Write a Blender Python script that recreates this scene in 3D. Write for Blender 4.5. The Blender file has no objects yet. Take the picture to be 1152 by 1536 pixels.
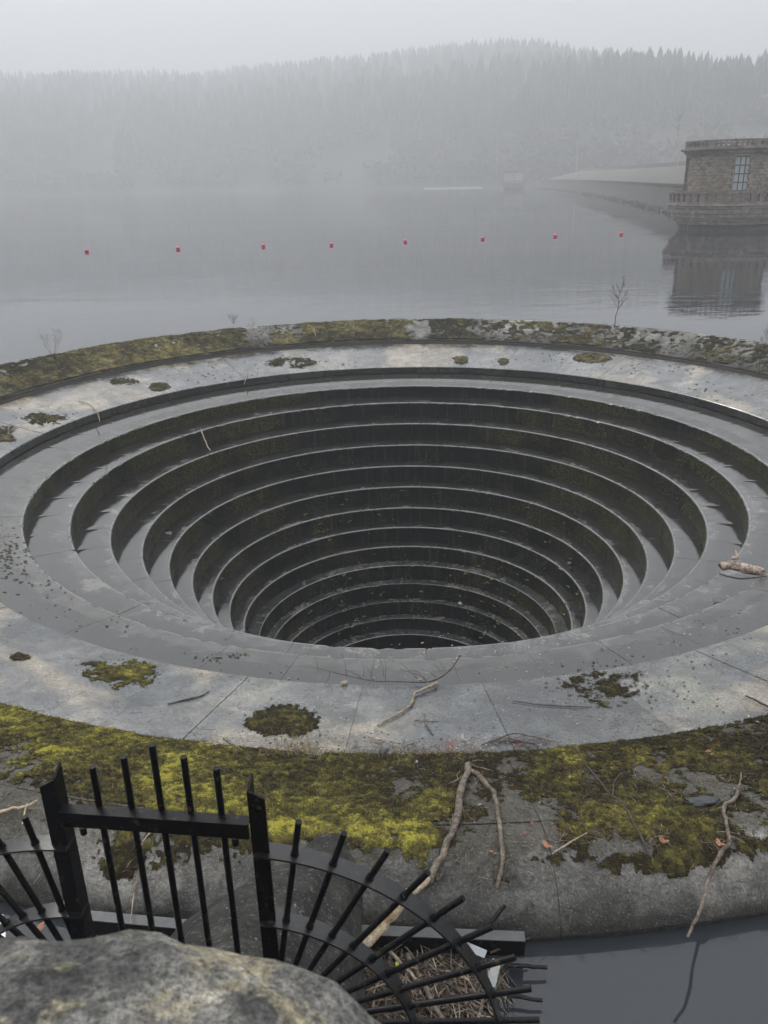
import bpy, math, random
import numpy as np
from mathutils import Vector, Matrix, noise as mnoise
R_ = math.radians
random.seed(11); rng = np.random.default_rng(11)
sc = bpy.context.scene
col = sc.collection

# ------------------------------------------------------------------ camera, light, exposure
F_PX = 1246.4; PITCH = R_(21.801); ROLL = R_(-1.239); H = 4.6
BC = (0.444, 15.706)                       # centre of the bellmouth
cam_d = bpy.data.cameras.new('camera'); cam = bpy.data.objects.new('camera', cam_d); col.objects.link(cam)
fw = Vector((0, math.cos(PITCH), -math.sin(PITCH))); rt = Vector((1, 0, 0)); up = rt.cross(fw)
r2 = math.cos(ROLL)*rt + math.sin(ROLL)*up; u2 = -math.sin(ROLL)*rt + math.cos(ROLL)*up
M = Matrix((r2, u2, -fw)).transposed().to_4x4(); M.translation = Vector((0, 0, H))
cam.matrix_world = M
cam_d.sensor_fit = 'VERTICAL'; cam_d.sensor_height = 36; cam_d.lens = F_PX/1536*36
cam_d.clip_start = .05; cam_d.clip_end = 6000
cam_d.dof.use_dof = True; cam_d.dof.focus_distance = 9.0; cam_d.dof.aperture_fstop = 10.0
sc.camera = cam
LZ = 32.0
SUN_EL, SUN_ROT = 42, -40                  # a weak sun behind the fog, ahead and to the left
w = bpy.data.worlds.new('World'); sc.world = w; w.use_nodes = True
nt = w.node_tree; nt.nodes.clear()
sky = nt.nodes.new('ShaderNodeTexSky'); sky.sky_type = 'NISHITA'; sky.sun_disc = False
sky.sun_elevation = R_(SUN_EL); sky.sun_rotation = R_(SUN_ROT); sky.dust_density = 4
hs = nt.nodes.new('ShaderNodeHueSaturation'); hs.inputs['Saturation'].default_value = .25
mx = nt.nodes.new('ShaderNodeMix'); mx.data_type = 'RGBA'; mx.inputs[0].default_value = .8
# overcast cloud layer: three times as bright overhead as at the horizon, L = Lz (1 + 2 sin h) / 3
tc = nt.nodes.new('ShaderNodeTexCoord'); sx = nt.nodes.new('ShaderNodeSeparateXYZ'); nt.links.new(tc.outputs['Generated'], sx.inputs[0])
ov = nt.nodes.new('ShaderNodeMapRange'); nt.links.new(sx.outputs[2], ov.inputs[0])
for i_, v_ in enumerate((0, 1, LZ/3, LZ)): ov.inputs[i_+1].default_value = v_
cc = nt.nodes.new('ShaderNodeVectorMath'); cc.operation = 'SCALE'; cc.inputs[0].default_value = (.975, .992, 1.02); nt.links.new(ov.outputs[0], cc.inputs['Scale'])
nt.links.new(cc.outputs[0], mx.inputs[7])
bg = nt.nodes.new('ShaderNodeBackground'); bg.inputs[1].default_value = .10
wo = nt.nodes.new('ShaderNodeOutputWorld')
nt.links.new(sky.outputs[0], hs.inputs['Color']); nt.links.new(hs.outputs[0], mx.inputs[6])
nt.links.new(mx.outputs[2], bg.inputs[0]); nt.links.new(bg.outputs[0], wo.inputs[0])
sd = bpy.data.lights.new('sun', 'SUN'); sd.energy = 1.5; sd.angle = R_(12); sd.color = (1, .96, .9)
so = bpy.data.objects.new('sun', sd); col.objects.link(so)
sdir = Vector((math.sin(R_(SUN_ROT))*math.cos(R_(SUN_EL)), math.cos(R_(SUN_ROT))*math.cos(R_(SUN_EL)), math.sin(R_(SUN_EL))))
so.rotation_euler = sdir.to_track_quat('Z', 'Y').to_euler()
vs = sc.view_settings; vs.view_transform = 'Standard'; vs.look = 'None'; vs.exposure = 0; vs.gamma = 1; vs.use_curve_mapping = False
sc.cycles.use_denoising = True
sc.cycles.volume_bounces = 5; sc.cycles.max_bounces = 8; sc.cycles.diffuse_bounces = 3; sc.cycles.glossy_bounces = 4
HAZE = .0022

# ------------------------------------------------------------------ helpers
Fv, Rv, Uv = [np.array(v) for v in (fw, r2, u2)]
CP = np.array([0, 0, H])
def ray(x, y): return Fv + (x-576)/F_PX*Rv - (y-768)/F_PX*Uv
def atz(x, y, z):
    d = ray(x, y); t = (z-H)/d[2]; return CP + t*d
def proj(P):
    v = np.asarray(P, float) - CP; d = v@Fv
    return 576+F_PX*(v@Rv)/d, 768-F_PX*(v@Uv)/d
PR = [8.13, 9.88, 9.90, 10.5, 11.1, 11.35, 11.50, 11.62, 11.71, 11.76, 11.77, 11.60, 11.35]
PZ = [-.43, -.09, .04, .22, .41, .435, .385, .30, .18, .10, .04, -.20, -.38]
RINGS = [(8.13,-.43),(7.09,-.75),(6.36,-1.04),(5.72,-1.45),(5.20,-1.88),(4.75,-2.31),(4.35,-2.74),(4.00,-3.18),(3.69,-3.59),
         (3.43,-4.00),(3.16,-4.40),(2.95,-4.80),(2.80,-5.22),(2.62,-5.60),(2.36,-5.92),(2.2,-6.4)]
def zprof(r): return float(np.interp(r, PR[:11], PZ[:11]))
def surf(x, y, h=0.0):
    """point of the spillway's upper surface (apron, rim, lip) seen at photo pixel x, y"""
    z = .2
    for _ in range(120):
        P = atz(x, y, z); r = math.hypot(P[0]-BC[0], P[1]-BC[1])
        z = .7*z + .3*zprof(min(r, 11.77))
    return Vector((P[0], P[1], z+h))

class MB:
    def __init__(s): s.v = []; s.f = []; s.sm = []
    def add(s, vs_, fs, smooth=False):
        o = len(s.v); s.v += [tuple(v) for v in vs_]; s.f += [tuple(i+o for i in f) for f in fs]; s.sm += [smooth]*len(fs)
    def box(s, c, size, rz=0, rx=0, ry=0):
        m = Matrix.Rotation(rz, 3, 'Z') @ Matrix.Rotation(ry, 3, 'Y') @ Matrix.Rotation(rx, 3, 'X')
        vs_ = [Vector(c) + m @ Vector((sx*size[0]/2, sy*size[1]/2, sz*size[2]/2)) for sx in (-1,1) for sy in (-1,1) for sz in (-1,1)]
        s.add(vs_, [(0,1,3,2),(4,6,7,5),(0,4,5,1),(2,3,7,6),(0,2,6,4),(1,5,7,3)])
    def tube(s, pts, rad, n=6, smooth=True, flat=1.0):
        pts = [Vector(p) for p in pts]; k = len(pts)
        if not hasattr(rad, '__len__'): rad = [rad]*k
        rad = [float(q_) for q_ in rad]
        vs_ = []; fs = []
        t0 = (pts[1]-pts[0]).normalized(); a = t0.orthogonal().normalized()
        for i, p in enumerate(pts):
            t = (pts[min(i+1, k-1)]-pts[max(i-1, 0)]).normalized()
            a = (a - t*a.dot(t)).normalized(); b = t.cross(a)
            for j in range(n):
                th = 2*math.pi*j/n; vs_.append(p + rad[i]*(math.cos(th)*a + flat*math.sin(th)*b))
        for i in range(k-1):
            for j in range(n):
                fs.append((i*n+j, i*n+(j+1)%n, (i+1)*n+(j+1)%n, (i+1)*n+j))
        s.add(vs_, fs, smooth)
        s.add(vs_[:n], [tuple(range(n-1, -1, -1))]); s.add(vs_[-n:], [tuple(range(n))])
    def mesh(s, name, mat, loc=(0,0,0), sharp=None):
        me = bpy.data.meshes.new(name)
        L = Vector(loc); me.from_pydata([tuple(Vector(v)-L) for v in s.v], [], s.f)
        me.polygons.foreach_set('use_smooth', s.sm); me.materials.append(mat); me.update()
        if sharp: me.set_sharp_from_angle(angle=R_(sharp))
        return me
    def build(s, name, mat, parent=None, sharp=None):
        loc = parent_loc(parent)
        return link(name, s.mesh(name, mat, loc, sharp), parent)
LOCS = {}
def parent_loc(p):
    x = Vector((0,0,0))
    while p is not None: x += p.location; p = p.parent
    return x
def link(name, data, parent=None):
    o = bpy.data.objects.new(name, data); col.objects.link(o); o.parent = parent; return o
def tag(o, label=None, cat=None, group=None, kind=None):
    if label: o['label'] = label
    if cat: o['category'] = cat
    if group: o['group'] = group
    if kind: o['kind'] = kind
    return o
def thing(name, loc, label, cat, group=None):
    o = bpy.data.objects.new(name, None); o.location = Vector([float(v) for v in loc]); o.empty_display_size = .1; col.objects.link(o)
    return tag(o, label, cat, group)
def np_mesh(name, V, Fc, mat, parent=None, attrs=None, smooth=True):
    me = bpy.data.meshes.new(name); V = np.asarray(V, np.float32) - np.array(parent_loc(parent), np.float32)
    Fc = np.asarray(Fc, np.int32); k = Fc.shape[1]
    me.vertices.add(len(V)); me.vertices.foreach_set('co', V.ravel())
    me.loops.add(Fc.size); me.loops.foreach_set('vertex_index', Fc.ravel())
    me.polygons.add(len(Fc)); me.polygons.foreach_set('loop_start', np.arange(0, Fc.size, k, dtype=np.int32))
    me.polygons.foreach_set('use_smooth', np.full(len(Fc), smooth))
    me.update(calc_edges=True); me.validate()
    for an, av in (attrs or {}).items():
        a = me.attributes.new(an, 'FLOAT', 'POINT'); a.data.foreach_set('value', np.asarray(av, np.float32))
    me.materials.append(mat)
    return link(name, me, parent)
# vectorised value noise
def _h(i, j, k, s):
    n = (i*374761393 + j*668265263 + k*2147483647 + s*974634777) & 0xffffffff
    n = ((n ^ (n >> 13))*1274126177) & 0xffffffff; n = n ^ (n >> 16)
    return (n & 0xffff)/65535.0
def vnoise(x, y, s=0, z=None):
    x = np.asarray(x, float); y = np.asarray(y, float)
    xi = np.floor(x).astype(np.int64); yi = np.floor(y).astype(np.int64); u = x-xi; v = y-yi
    u = u*u*(3-2*u); v = v*v*(3-2*v); z0 = np.int64(0)
    a = _h(xi, yi, z0, s); b = _h(xi+1, yi, z0, s); c = _h(xi, yi+1, z0, s); d = _h(xi+1, yi+1, z0, s)
    return (a*(1-u)+b*u)*(1-v) + (c*(1-u)+d*u)*v
def fbm(x, y, s=0, o=4):
    t = 0; a = .5; n = 0
    for i in range(o):
        t = t + a*vnoise(np.asarray(x)*2**i+17.3*i, np.asarray(y)*2**i-9.1*i, s+i); n += a; a *= .5
    return t/n

# ------------------------------------------------------------------ materials
class Nt:
    def __init__(s, name):
        s.m = bpy.data.materials.new(name); s.m.use_nodes = True; s.t = s.m.node_tree
        s.b = s.t.nodes['Principled BSDF']; s.out = s.t.nodes['Material Output']
        s.pos = s.t.nodes.new('ShaderNodeNewGeometry').outputs
        s.P = s.pos['Position']
    def n(s, ty, **k):
        x = s.t.nodes.new(ty)
        for a, b in k.items(): setattr(x, a, b)
        return x
    def l(s, a, b): s.t.links.new(a, b)
    def scale(s, v):
        x = s.n('ShaderNodeVectorMath', operation='MULTIPLY'); s.l(s.P, x.inputs[0]); x.inputs[1].default_value = v; return x.outputs[0]
    def noise(s, sc_, det=4, rough=.6, vec=None, dist=0):
        x = s.n('ShaderNodeTexNoise'); x.inputs['Scale'].default_value = sc_; x.inputs['Detail'].default_value = det
        x.inputs['Roughness'].default_value = rough; x.inputs['Distortion'].default_value = dist
        s.l(vec or s.P, x.inputs['Vector']); return x.outputs['Fac']
    def vor(s, sc_, feat='F1', rnd=1, vec=None):
        x = s.n('ShaderNodeTexVoronoi', feature=feat); x.inputs['Scale'].default_value = sc_; x.inputs['Randomness'].default_value = rnd
        s.l(vec or s.P, x.inputs['Vector']); return x
    def ramp(s, f, stops):
        x = s.n('ShaderNodeValToRGB'); e = x.color_ramp.elements
        while len(e) < len(stops): e.new(.5)
        for q, (p, c) in zip(e, stops):
            q.position = p; q.color = (c, c, c, 1) if not hasattr(c, '__len__') else (*c, 1)
        s.l(f, x.inputs[0]); return x.outputs[0]
    def mr(s, f, a, b, c, d):
        x = s.n('ShaderNodeMapRange'); s.l(f, x.inputs[0])
        for i, v in enumerate((a, b, c, d)): x.inputs[i+1].default_value = v
        return x.outputs[0]
    def mix(s, f, a, b, bt='MIX'):
        x = s.n('ShaderNodeMix', data_type='RGBA', blend_type=bt)
        for q, i in ((f, 0), (a, 6), (b, 7)):
            if hasattr(q, 'links') or hasattr(q, 'is_linked'): s.l(q, x.inputs[i])
            elif hasattr(q, '__len__'): x.inputs[i].default_value = (*q, 1)
            else: x.inputs[i].default_value = q
        return x.outputs[2]
    def math(s, op, a, b=0, c=0):
        x = s.n('ShaderNodeMath', operation=op)
        for i, q in enumerate((a, b, c)):
            if hasattr(q, 'is_linked'): s.l(q, x.inputs[i])
            else: x.inputs[i].default_value = q
        return x.outputs[0]
    def attr(s, nm):
        x = s.n('ShaderNodeAttribute'); x.attribute_name = nm; return x.outputs['Fac']
    def rnd(s): return s.n('ShaderNodeObjectInfo').outputs['Random']
    def nz(s):
        x = s.n('ShaderNodeSeparateXYZ'); s.l(s.pos['Normal'], x.inputs[0]); return x.outputs[2]
    def col(s, c):
        if hasattr(c, 'is_linked'): s.l(c, s.b.inputs['Base Color'])
        else: s.b.inputs['Base Color'].default_value = (*c, 1)
        return s
    def rough(s, r):
        if hasattr(r, 'is_linked'): s.l(r, s.b.inputs['Roughness'])
        else: s.b.inputs['Roughness'].default_value = r
        return s
    def bump(s, hts):
        prev = None
        for h, st, d in hts:
            x = s.n('ShaderNodeBump'); x.inputs['Strength'].default_value = st; x.inputs['Distance'].default_value = d
            s.l(h, x.inputs['Height'])
            if prev is not None: s.l(prev, x.inputs['Normal'])
            prev = x.outputs[0]
        s.l(prev, s.b.inputs['Normal']); return s

def stone_mat(name, kind):
    q = Nt(name)
    big = q.noise(.55, 4, .6, dist=.4); mid = q.noise(3.2, 5, .65); fine = q.noise(42, 5, .75); rnd = q.rnd()
    if kind == 'apron':
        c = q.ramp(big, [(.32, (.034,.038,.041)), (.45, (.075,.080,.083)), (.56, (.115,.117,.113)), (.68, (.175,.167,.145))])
        c = q.mix(q.mr(q.noise(.33, 4, .6, vec=q.scale((1,1,1)), dist=.5), .52, .60, 0, .8), c, (.245,.21,.155))     # dry buff patches
        c = q.mix(q.mr(q.noise(.8, 4, .7, vec=q.scale((1.3,.8,1))), .56, .70, 0, .45), c, (.12,.145,.10))    # green film
        rough = q.math('ADD', q.mr(big, .35, .65, .12, .36), q.mr(mid, .3, .7, -.10, .14))
        gs = 1.0
    elif kind == 'step':
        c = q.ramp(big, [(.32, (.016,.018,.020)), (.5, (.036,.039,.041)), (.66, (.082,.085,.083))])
        rough = q.math('ADD', q.mr(q.noise(1.1, 4, .65), .40, .70, .05, .24), q.mr(mid, .3, .7, -.05, .08))
        gs = .6
    elif kind == 'rim':
        c = q.ramp(big, [(.32, (.045,.045,.042)), (.5, (.105,.102,.094)), (.66, (.22,.21,.19))])
        rough = q.mr(mid, .3, .7, .62, .9); gs = 1.6
    c = q.mix(1.0, c, q.ramp(rnd, [(0, .72 if kind == 'apron' else .9), (1, 1.18 if kind == 'apron' else 1.08)]), 'MULTIPLY')
    c = q.mix(1.0, c, q.ramp(mid, [(.30, .58), (.5, 1.0), (.70, 1.38)]), 'MULTIPLY')
    c = q.mix(1.0, c, q.ramp(fine, [(.32, .42), (.5, 1.0), (.66, 1.6)]), 'MULTIPLY')
    st_ = q.noise(1.9, 6, .75, dist=1.2); c = q.mix(q.mr(st_, .50, .58, 0, .42 if kind != 'rim' else .3), c, (.035,.036,.036)); rough = q.math('MULTIPLY', rough, q.mr(q.noise(1.0, 5, .7, dist=.8), .42, .58, .45, 1.25))
    # white lichen flecks and dark specks
    v = q.vor(7.5 if kind != 'step' else 5); spot = q.math('MULTIPLY', q.mr(v.outputs['Distance'], .10, .02, 0, 1), q.mr(q.noise(1.3, 3), .52, .60, 0, 1))
    c = q.mix(q.math('MULTIPLY', spot, .5), c, (.42,.42,.39))
    v2 = q.vor(11, vec=q.scale((1.1,1,.9))); dk = q.math('MULTIPLY', q.mr(q.math('ADD', v2.outputs['Distance'], q.mr(fine, 0, 1, -.12, .12)), .26, .16, 0, 1), q.mr(q.noise(.9, 4, .6, vec=q.scale((1,1.2,1))), .56, .62, 0, 1))
    c = q.mix(q.math('MULTIPLY', dk, .8), c, (.028,.028,.024))
    if kind == 'rim':
        dv = q.n('ShaderNodeVectorMath', operation='DISTANCE'); fl = q.scale((1, 1, 0)); q.l(fl, dv.inputs[0]); dv.inputs[1].default_value = (BC[0], BC[1], 0)
        c = q.mix(q.mr(dv.outputs['Value'], 9.93, 9.91, 0, 1), c, (.012,.012,.011))
        sy = q.n('ShaderNodeSeparateXYZ'); q.l(q.P, sy.inputs[0])
        wet = q.mr(q.math('ADD', sy.outputs[2], q.mr(mid, .3, .7, -.10, .10)), .30, .10, 0, .9)
        dirt = q.math('MULTIPLY', q.math('MULTIPLY', q.mr(sy.outputs[1], 13, 9, 0, 1), q.mr(q.math('ADD', dv.outputs['Value'], q.mr(mid, .3, .7, -.14, .14)), 11.56, 11.36, 0, 1)), q.mr(q.noise(13, 5, .8), .30, .55, .45, .97))
        c = q.mix(q.mr(q.noise(1.7, 4, .7), .56, .64, 0, .6), c, (.25,.235,.20)); c = q.mix(wet, c, (.020,.019,.016)); c = q.mix(dirt, c, q.ramp(fine, [(.35, (.018,.016,.012)), (.6, (.055,.050,.034))])); c = q.mix(q.mr(q.noise(75, 3, .8), .60, .68, 0, .7), c, (.30,.29,.26))
    if kind == 'apron':
        side = q.mr(q.nz(), .75, .35, 0, 1); c = q.mix(side, c, q.ramp(q.noise(7, 4, .7), [(.3, (.008,.008,.009)), (.7, (.026,.026,.022))]))
    if kind == 'step':
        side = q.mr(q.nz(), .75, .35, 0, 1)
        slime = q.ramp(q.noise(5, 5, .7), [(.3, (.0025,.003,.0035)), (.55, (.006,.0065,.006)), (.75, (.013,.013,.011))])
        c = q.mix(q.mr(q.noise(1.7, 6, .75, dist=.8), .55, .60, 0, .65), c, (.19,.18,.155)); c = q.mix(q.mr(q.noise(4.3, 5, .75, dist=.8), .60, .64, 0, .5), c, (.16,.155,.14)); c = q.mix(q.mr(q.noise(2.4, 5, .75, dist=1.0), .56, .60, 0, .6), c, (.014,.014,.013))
        dv = q.n('ShaderNodeVectorMath', operation='DISTANCE'); q.l(q.scale((1, 1, 0)), dv.inputs[0]); dv.inputs[1].default_value = (BC[0], BC[1], 0)
        rad = dv.outputs['Value']; tool = q.math('MULTIPLY', q.mr(rad, 7.12, 7.16, 0, 1), q.mr(rad, 7.46, 7.42, 0, 1)); tool = q.math('MULTIPLY', tool, q.mr(q.noise(1.3, 3), .35, .5, .5, 1))
        c = q.mix(tool, c, q.ramp(q.noise(60, 4, .8), [(.35, (.018,.019,.019)), (.65, (.11,.112,.108))])); rough = q.math('ADD', rough, q.math('MULTIPLY', tool, .5))
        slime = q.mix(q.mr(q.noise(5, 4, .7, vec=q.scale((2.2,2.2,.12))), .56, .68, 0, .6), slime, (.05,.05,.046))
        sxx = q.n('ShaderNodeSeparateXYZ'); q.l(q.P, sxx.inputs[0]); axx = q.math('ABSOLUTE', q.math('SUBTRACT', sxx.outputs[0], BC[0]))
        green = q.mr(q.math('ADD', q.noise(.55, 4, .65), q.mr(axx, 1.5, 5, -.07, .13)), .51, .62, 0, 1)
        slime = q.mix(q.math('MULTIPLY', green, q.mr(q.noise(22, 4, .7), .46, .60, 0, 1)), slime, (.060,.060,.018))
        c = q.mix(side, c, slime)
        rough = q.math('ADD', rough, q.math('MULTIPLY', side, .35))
        # algae and silt stains on the treads; the riser's dark reflection is painted in below
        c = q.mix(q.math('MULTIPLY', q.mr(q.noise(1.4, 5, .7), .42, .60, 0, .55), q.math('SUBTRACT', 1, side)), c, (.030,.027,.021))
    q.b.inputs['Specular IOR Level'].default_value = {'apron': .9, 'step': 1.0, 'rim': .4}[kind]
    if kind == 'step':
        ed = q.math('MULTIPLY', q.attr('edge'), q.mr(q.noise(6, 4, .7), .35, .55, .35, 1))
        refl = q.math('MULTIPLY', q.attr('riser_refl'), q.math('SUBTRACT', 1, side)); refl = q.mr(q.math('ADD', refl, q.mr(q.noise(2.6, 5, .7), .3, .7, -.45, .35)), .10, .34, 0, .9)
        refl = q.math('MULTIPLY', refl, q.math('SUBTRACT', 1, side)); c = q.mix(refl, c, (.011,.0105,.009)); rough = q.math('MULTIPLY', rough, q.mr(refl, 0, 1, 1, .45))  # dark reflection of the riser painted into the tread colour
        c = q.mix(ed, c, (.115,.118,.115)); rough = q.math('ADD', rough, q.math('MULTIPLY', ed, .35)); q.l(q.mr(side, 0, 1, 1.0, .12), q.b.inputs['Specular IOR Level'])  # worn nosing, lightened to paint in the sky's highlight along it
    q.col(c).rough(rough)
    if kind == 'apron':
        lines = q.noise(26, 4, .7, vec=q.scale((1, .32, 1)))
        q.bump([(big, .25, .05), (lines, .35*gs, .010), (fine, .40, .006)])
    elif kind == 'rim': q.bump([(mid, .5, .05), (q.noise(18, 5, .8), .7, .02), (fine, .6, .008)])
    else: q.bump([(mid, .15, .012), (q.noise(14, 4, .7), .14, .006), (fine, .12, .003)])
    return q.m
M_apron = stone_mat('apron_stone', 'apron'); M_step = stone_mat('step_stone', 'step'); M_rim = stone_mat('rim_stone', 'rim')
def flat_mat(name, c, r=.7, var=.3, sc_=20, bump=.3, met=0, bd=.01):
    q = Nt(name); n = q.noise(sc_, 5, .7)
    q.col(q.mix(1.0, c, q.ramp(n, [(.25, 1-var), (.75, 1+var)]), 'MULTIPLY')).rough(r); q.bump([(n, bump, bd)])
    q.b.inputs['Metallic'].default_value = met; return q.m
M_mortar = flat_mat('joint_dirt', (.040,.037,.030), .9)
def moss_mat(name, a, b, c, d):
    q = Nt(name); t = q.attr('tone')
    tt = q.math('ADD', q.math('ADD', t, q.mr(q.noise(45, 4, .8), .3, .7, -.26, .26)), q.mr(q.noise(9, 3, .7), .3, .7, -.14, .14))
    q.col(q.ramp(tt, [(.08, a), (.38, b), (.66, c), (.95, d)])).rough(.95)
    q.b.inputs['Specular IOR Level'].default_value = .15
    q.bump([(q.noise(70, 5, .8), 1.0, .012)]); return q.m
M_moss = moss_mat('moss', (.026,.021,.013), (.062,.054,.020), (.125,.111,.030), (.33,.30,.050))
M_mossfar = moss_mat('moss_far', (.022,.021,.015), (.062,.056,.028), (.125,.108,.048), (.21,.18,.075))
def paint_mat(nm='black_paint', sp=.18):
    q = Nt(nm); n = q.noise(9, 5, .7)
    c = q.mix(q.mr(q.noise(38, 4, .7), .60, .68, 0, .8), (.006,.006,.007), (.060,.052,.035))
    q.b.inputs['Specular IOR Level'].default_value = sp; q.col(c).rough(q.mr(n, .3, .7, .20, .45)); q.bump([(q.noise(60, 3, .6), .15, .002)]); return q.m
M_paint = paint_mat(); M_band = paint_mat('black_band_paint', .6)
M_steel = flat_mat('galvanised_steel', (.045,.047,.05), .38, .4, 14, .1, 0)
def wood_mat(name, c1, c2, stretch=1):
    q = Nt(name); n = q.noise(14, 6, .75); g = q.noise(60, 4, .7)
    c = q.mix(q.mr(n, .42, .58, 0, 1), c1, c2); c = q.mix(1.0, c, q.ramp(g, [(.3,.4),(.7,1.5)]), 'MULTIPLY')
    q.col(c).rough(.75); q.bump([(g, .7, .006)]); return q.m
M_wood = wood_mat('driftwood', (.060,.044,.032), (.165,.135,.102))
M_pale = wood_mat('stripped_wood', (.30,.22,.13), (.44,.36,.25))
M_twig = wood_mat('twig_bark', (.030,.020,.015), (.065,.045,.034))
M_birch = wood_mat('birch_bark', (.10,.055,.035), (.40,.33,.27))
M_twigl = wood_mat('dry_twig', (.16,.12,.085), (.30,.25,.18))
M_leaf = flat_mat('dead_leaf', (.24,.105,.05), .7, .5, 30)
M_leafp = flat_mat('pale_leaf', (.27,.24,.20), .6, .4, 30)
M_leafr = flat_mat('red_leaf', (.14,.045,.035), .6, .5, 30)
M_grass = flat_mat('grass_blade', (.13,.14,.025), .8, .5, 9)
M_straw = flat_mat('straw', (.26,.20,.10), .8, .4, 9)
M_fern = flat_mat('fern_leaf', (.11,.13,.03), .6, .4, 9)
def water_mat():
    q = Nt('water')
    q.col((.024,.027,.032)).rough(.01); q.b.inputs['IOR'].default_value = 1.333; q.b.inputs['Specular IOR Level'].default_value = .8
    a = q.noise(.85, 4, .55, vec=q.scale((.55,1.3,1)), dist=.6); b = q.noise(3.1, 3, .5, vec=q.scale((.6,1.2,1)))
    # calm close to the spillway, a light breeze further out
    sp = q.n('ShaderNodeSeparateXYZ'); q.l(q.P, sp.inputs[0]); y = sp.outputs[1]
    am = q.mr(y, 5, 34, .04, 1); patch = q.mr(q.noise(.022, 4, .6, vec=q.scale((.35,1.9,1))), .46, .62, .15, 1.6)
    k = q.math('MULTIPLY', am, patch)
    h = q.math('MULTIPLY', q.math('ADD', a, q.math('MULTIPLY', b, .22)), k)
    q.bump([(h, .15, .075)]); return q.m
M_water = water_mat()

# ------------------------------------------------------------------ ground, water, hills
def polar_sheet(name, radii, nseg, z, mat, kind, c=BC):
    th = np.linspace(0, 2*np.pi, nseg, endpoint=False); V = []
    for r in radii: V.append(np.stack([c[0]+r*np.sin(th), c[1]-r*np.cos(th), np.full(nseg, z)], 1))
    V = np.concatenate(V); Fc = []
    for i in range(len(radii)-1):
        j = np.arange(nseg); k = (j+1) % nseg
        Fc.append(np.stack([i*nseg+j, (i+1)*nseg+j, (i+1)*nseg+k, i*nseg+k], 1))
    o = np_mesh(name, V, np.concatenate(Fc), mat); tag(o, kind=kind); return o
o = polar_sheet('lake_water', [11.45, 11.9, 13, 16, 25, 60, 150, 400, 900, 1450], 128, 0, M_water, 'structure')
tag(o, 'calm grey reservoir water around the round stone spillway')

# shore polyline as azimuth -> distance, and the wooded hill behind it
AZ = np.radians(np.array([-60, -45, -32, -24, -12, -4, 0, 4, 8, 12, 20, 28, 40, 60], float))
SD = np.array([520, 520, 540, 560, 540, 500, 470, 450, 420, 380, 345, 320, 300, 300], float)
HMAX = np.array([120, 120, 122, 122, 125, 135, 148, 156, 146, 92, 46, 40, 40, 40], float)
SLP = np.array([.30]*14)
def terrain(az, d):
    s = np.interp(az, AZ, SD); hm = np.interp(az, AZ, HMAX); sl = np.interp(az, AZ, SLP)
    t = d - s
    x = d*np.sin(az); y = d*np.cos(az)
    low = np.clip(t*.10, -3, 4)
    b_ = np.clip(t-15, 0, None); lin = np.minimum(b_*.36, 34+(b_-95)*.21)
    h = low + hm*np.tanh(lin/hm*1.12)*(1) + np.where(t > 25, (fbm(x/60, y/60, 5)-.5)*12*np.clip((t-25)/80, 0, 1), 0)
    return np.where(t < 0, np.maximum(t*.12, -3), h)
az = np.linspace(R_(-60), R_(60), 180); dd = np.concatenate([np.linspace(280, 700, 85), np.linspace(715, 1400, 30)])
A, D = np.meshgrid(az, dd, indexing='ij'); Z = terrain(A, D)
V = np.stack([D*np.sin(A), D*np.cos(A), Z], -1).reshape(-1, 3)
na, nd = A.shape; i, j = np.meshgrid(np.arange(na-1), np.arange(nd-1), indexing='ij'); b = i*nd+j
q = Nt('hillside'); q.col(q.ramp(q.noise(.02, 5, .65), [(.35, (.032,.034,.025)), (.6, (.045,.045,.032)), (.78, (.070,.067,.048))])).rough(.95)
hill = np_mesh('hillside', V, np.stack([b, b+nd, b+nd+1, b+1], -1).reshape(-1, 4), q.m); tag(hill, 'wooded hillside fading into the fog', kind='structure')
lb = MB(); lb.box((0, 690, -16.2), (2860, 1500, .2)); o = lb.build('lake_bed', M_mortar); tag(o, 'dark bed beneath the reservoir', kind='structure')

# forest ---------------------------------------------------------------
q = Nt('conifer'); q.col(q.ramp(q.noise(.05, 3), [(.35, (.018,.026,.016)), (.7, (.05,.055,.028))])).rough(.9); M_con = q.m
q = Nt('bare_wood'); q.col(q.ramp(q.noise(.04, 3), [(.35, (.04,.038,.032)), (.7, (.075,.068,.055))])).rough(.9); M_bare = q.m
def conifer(h, w, rs, tiers=5, n=7):
    V = []; Fc = []
    for t in range(tiers):
        z0 = h*(.12+.80*t/tiers); z1 = min(h, z0+h*.34); r = w*(1-t/tiers*.86)
        o = len(V); V.append((0, 0, z1))
        for k in range(n*2):
            a = math.pi*k/n; rr = r*(1 if k % 2 else .55)*rs.uniform(.75, 1.2); V.append((rr*math.cos(a), rr*math.sin(a), z0+rs.uniform(-.03, .03)*h))
        for k in range(n*2): Fc.append((o, o+1+k, o+1+(k+1) % (n*2)))
    return np.array(V, float), np.array(Fc)
def crown(h, w, rs):
    V = []; Fc = []
    for k in range(26):
        u, v_ = rs.uniform(0, 6.28), rs.uniform(-.9, 1); rr = math.sqrt(1-v_*v_)*rs.uniform(.5, 1)
        c = np.array([w*rr*math.cos(u), w*rr*math.sin(u), h*(.62+.36*v_)]); s = w*rs.uniform(.25, .5); o = len(V)
        for q_ in range(4): V.append(c+np.array([rs.gauss(0, 1), rs.gauss(0, 1), rs.gauss(0, 1)])*s*.6)
        Fc += [(o, o+1, o+2), (o, o+2, o+3), (o, o+3, o+1)]
    V += [(-.02*h, 0, 0), (.02*h, 0, 0), (0, 0, h*.8)]; Fc.append((len(V)-3, len(V)-2, len(V)-1))
    return np.array(V, float), np.array(Fc)
rs = random.Random(4)
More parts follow.
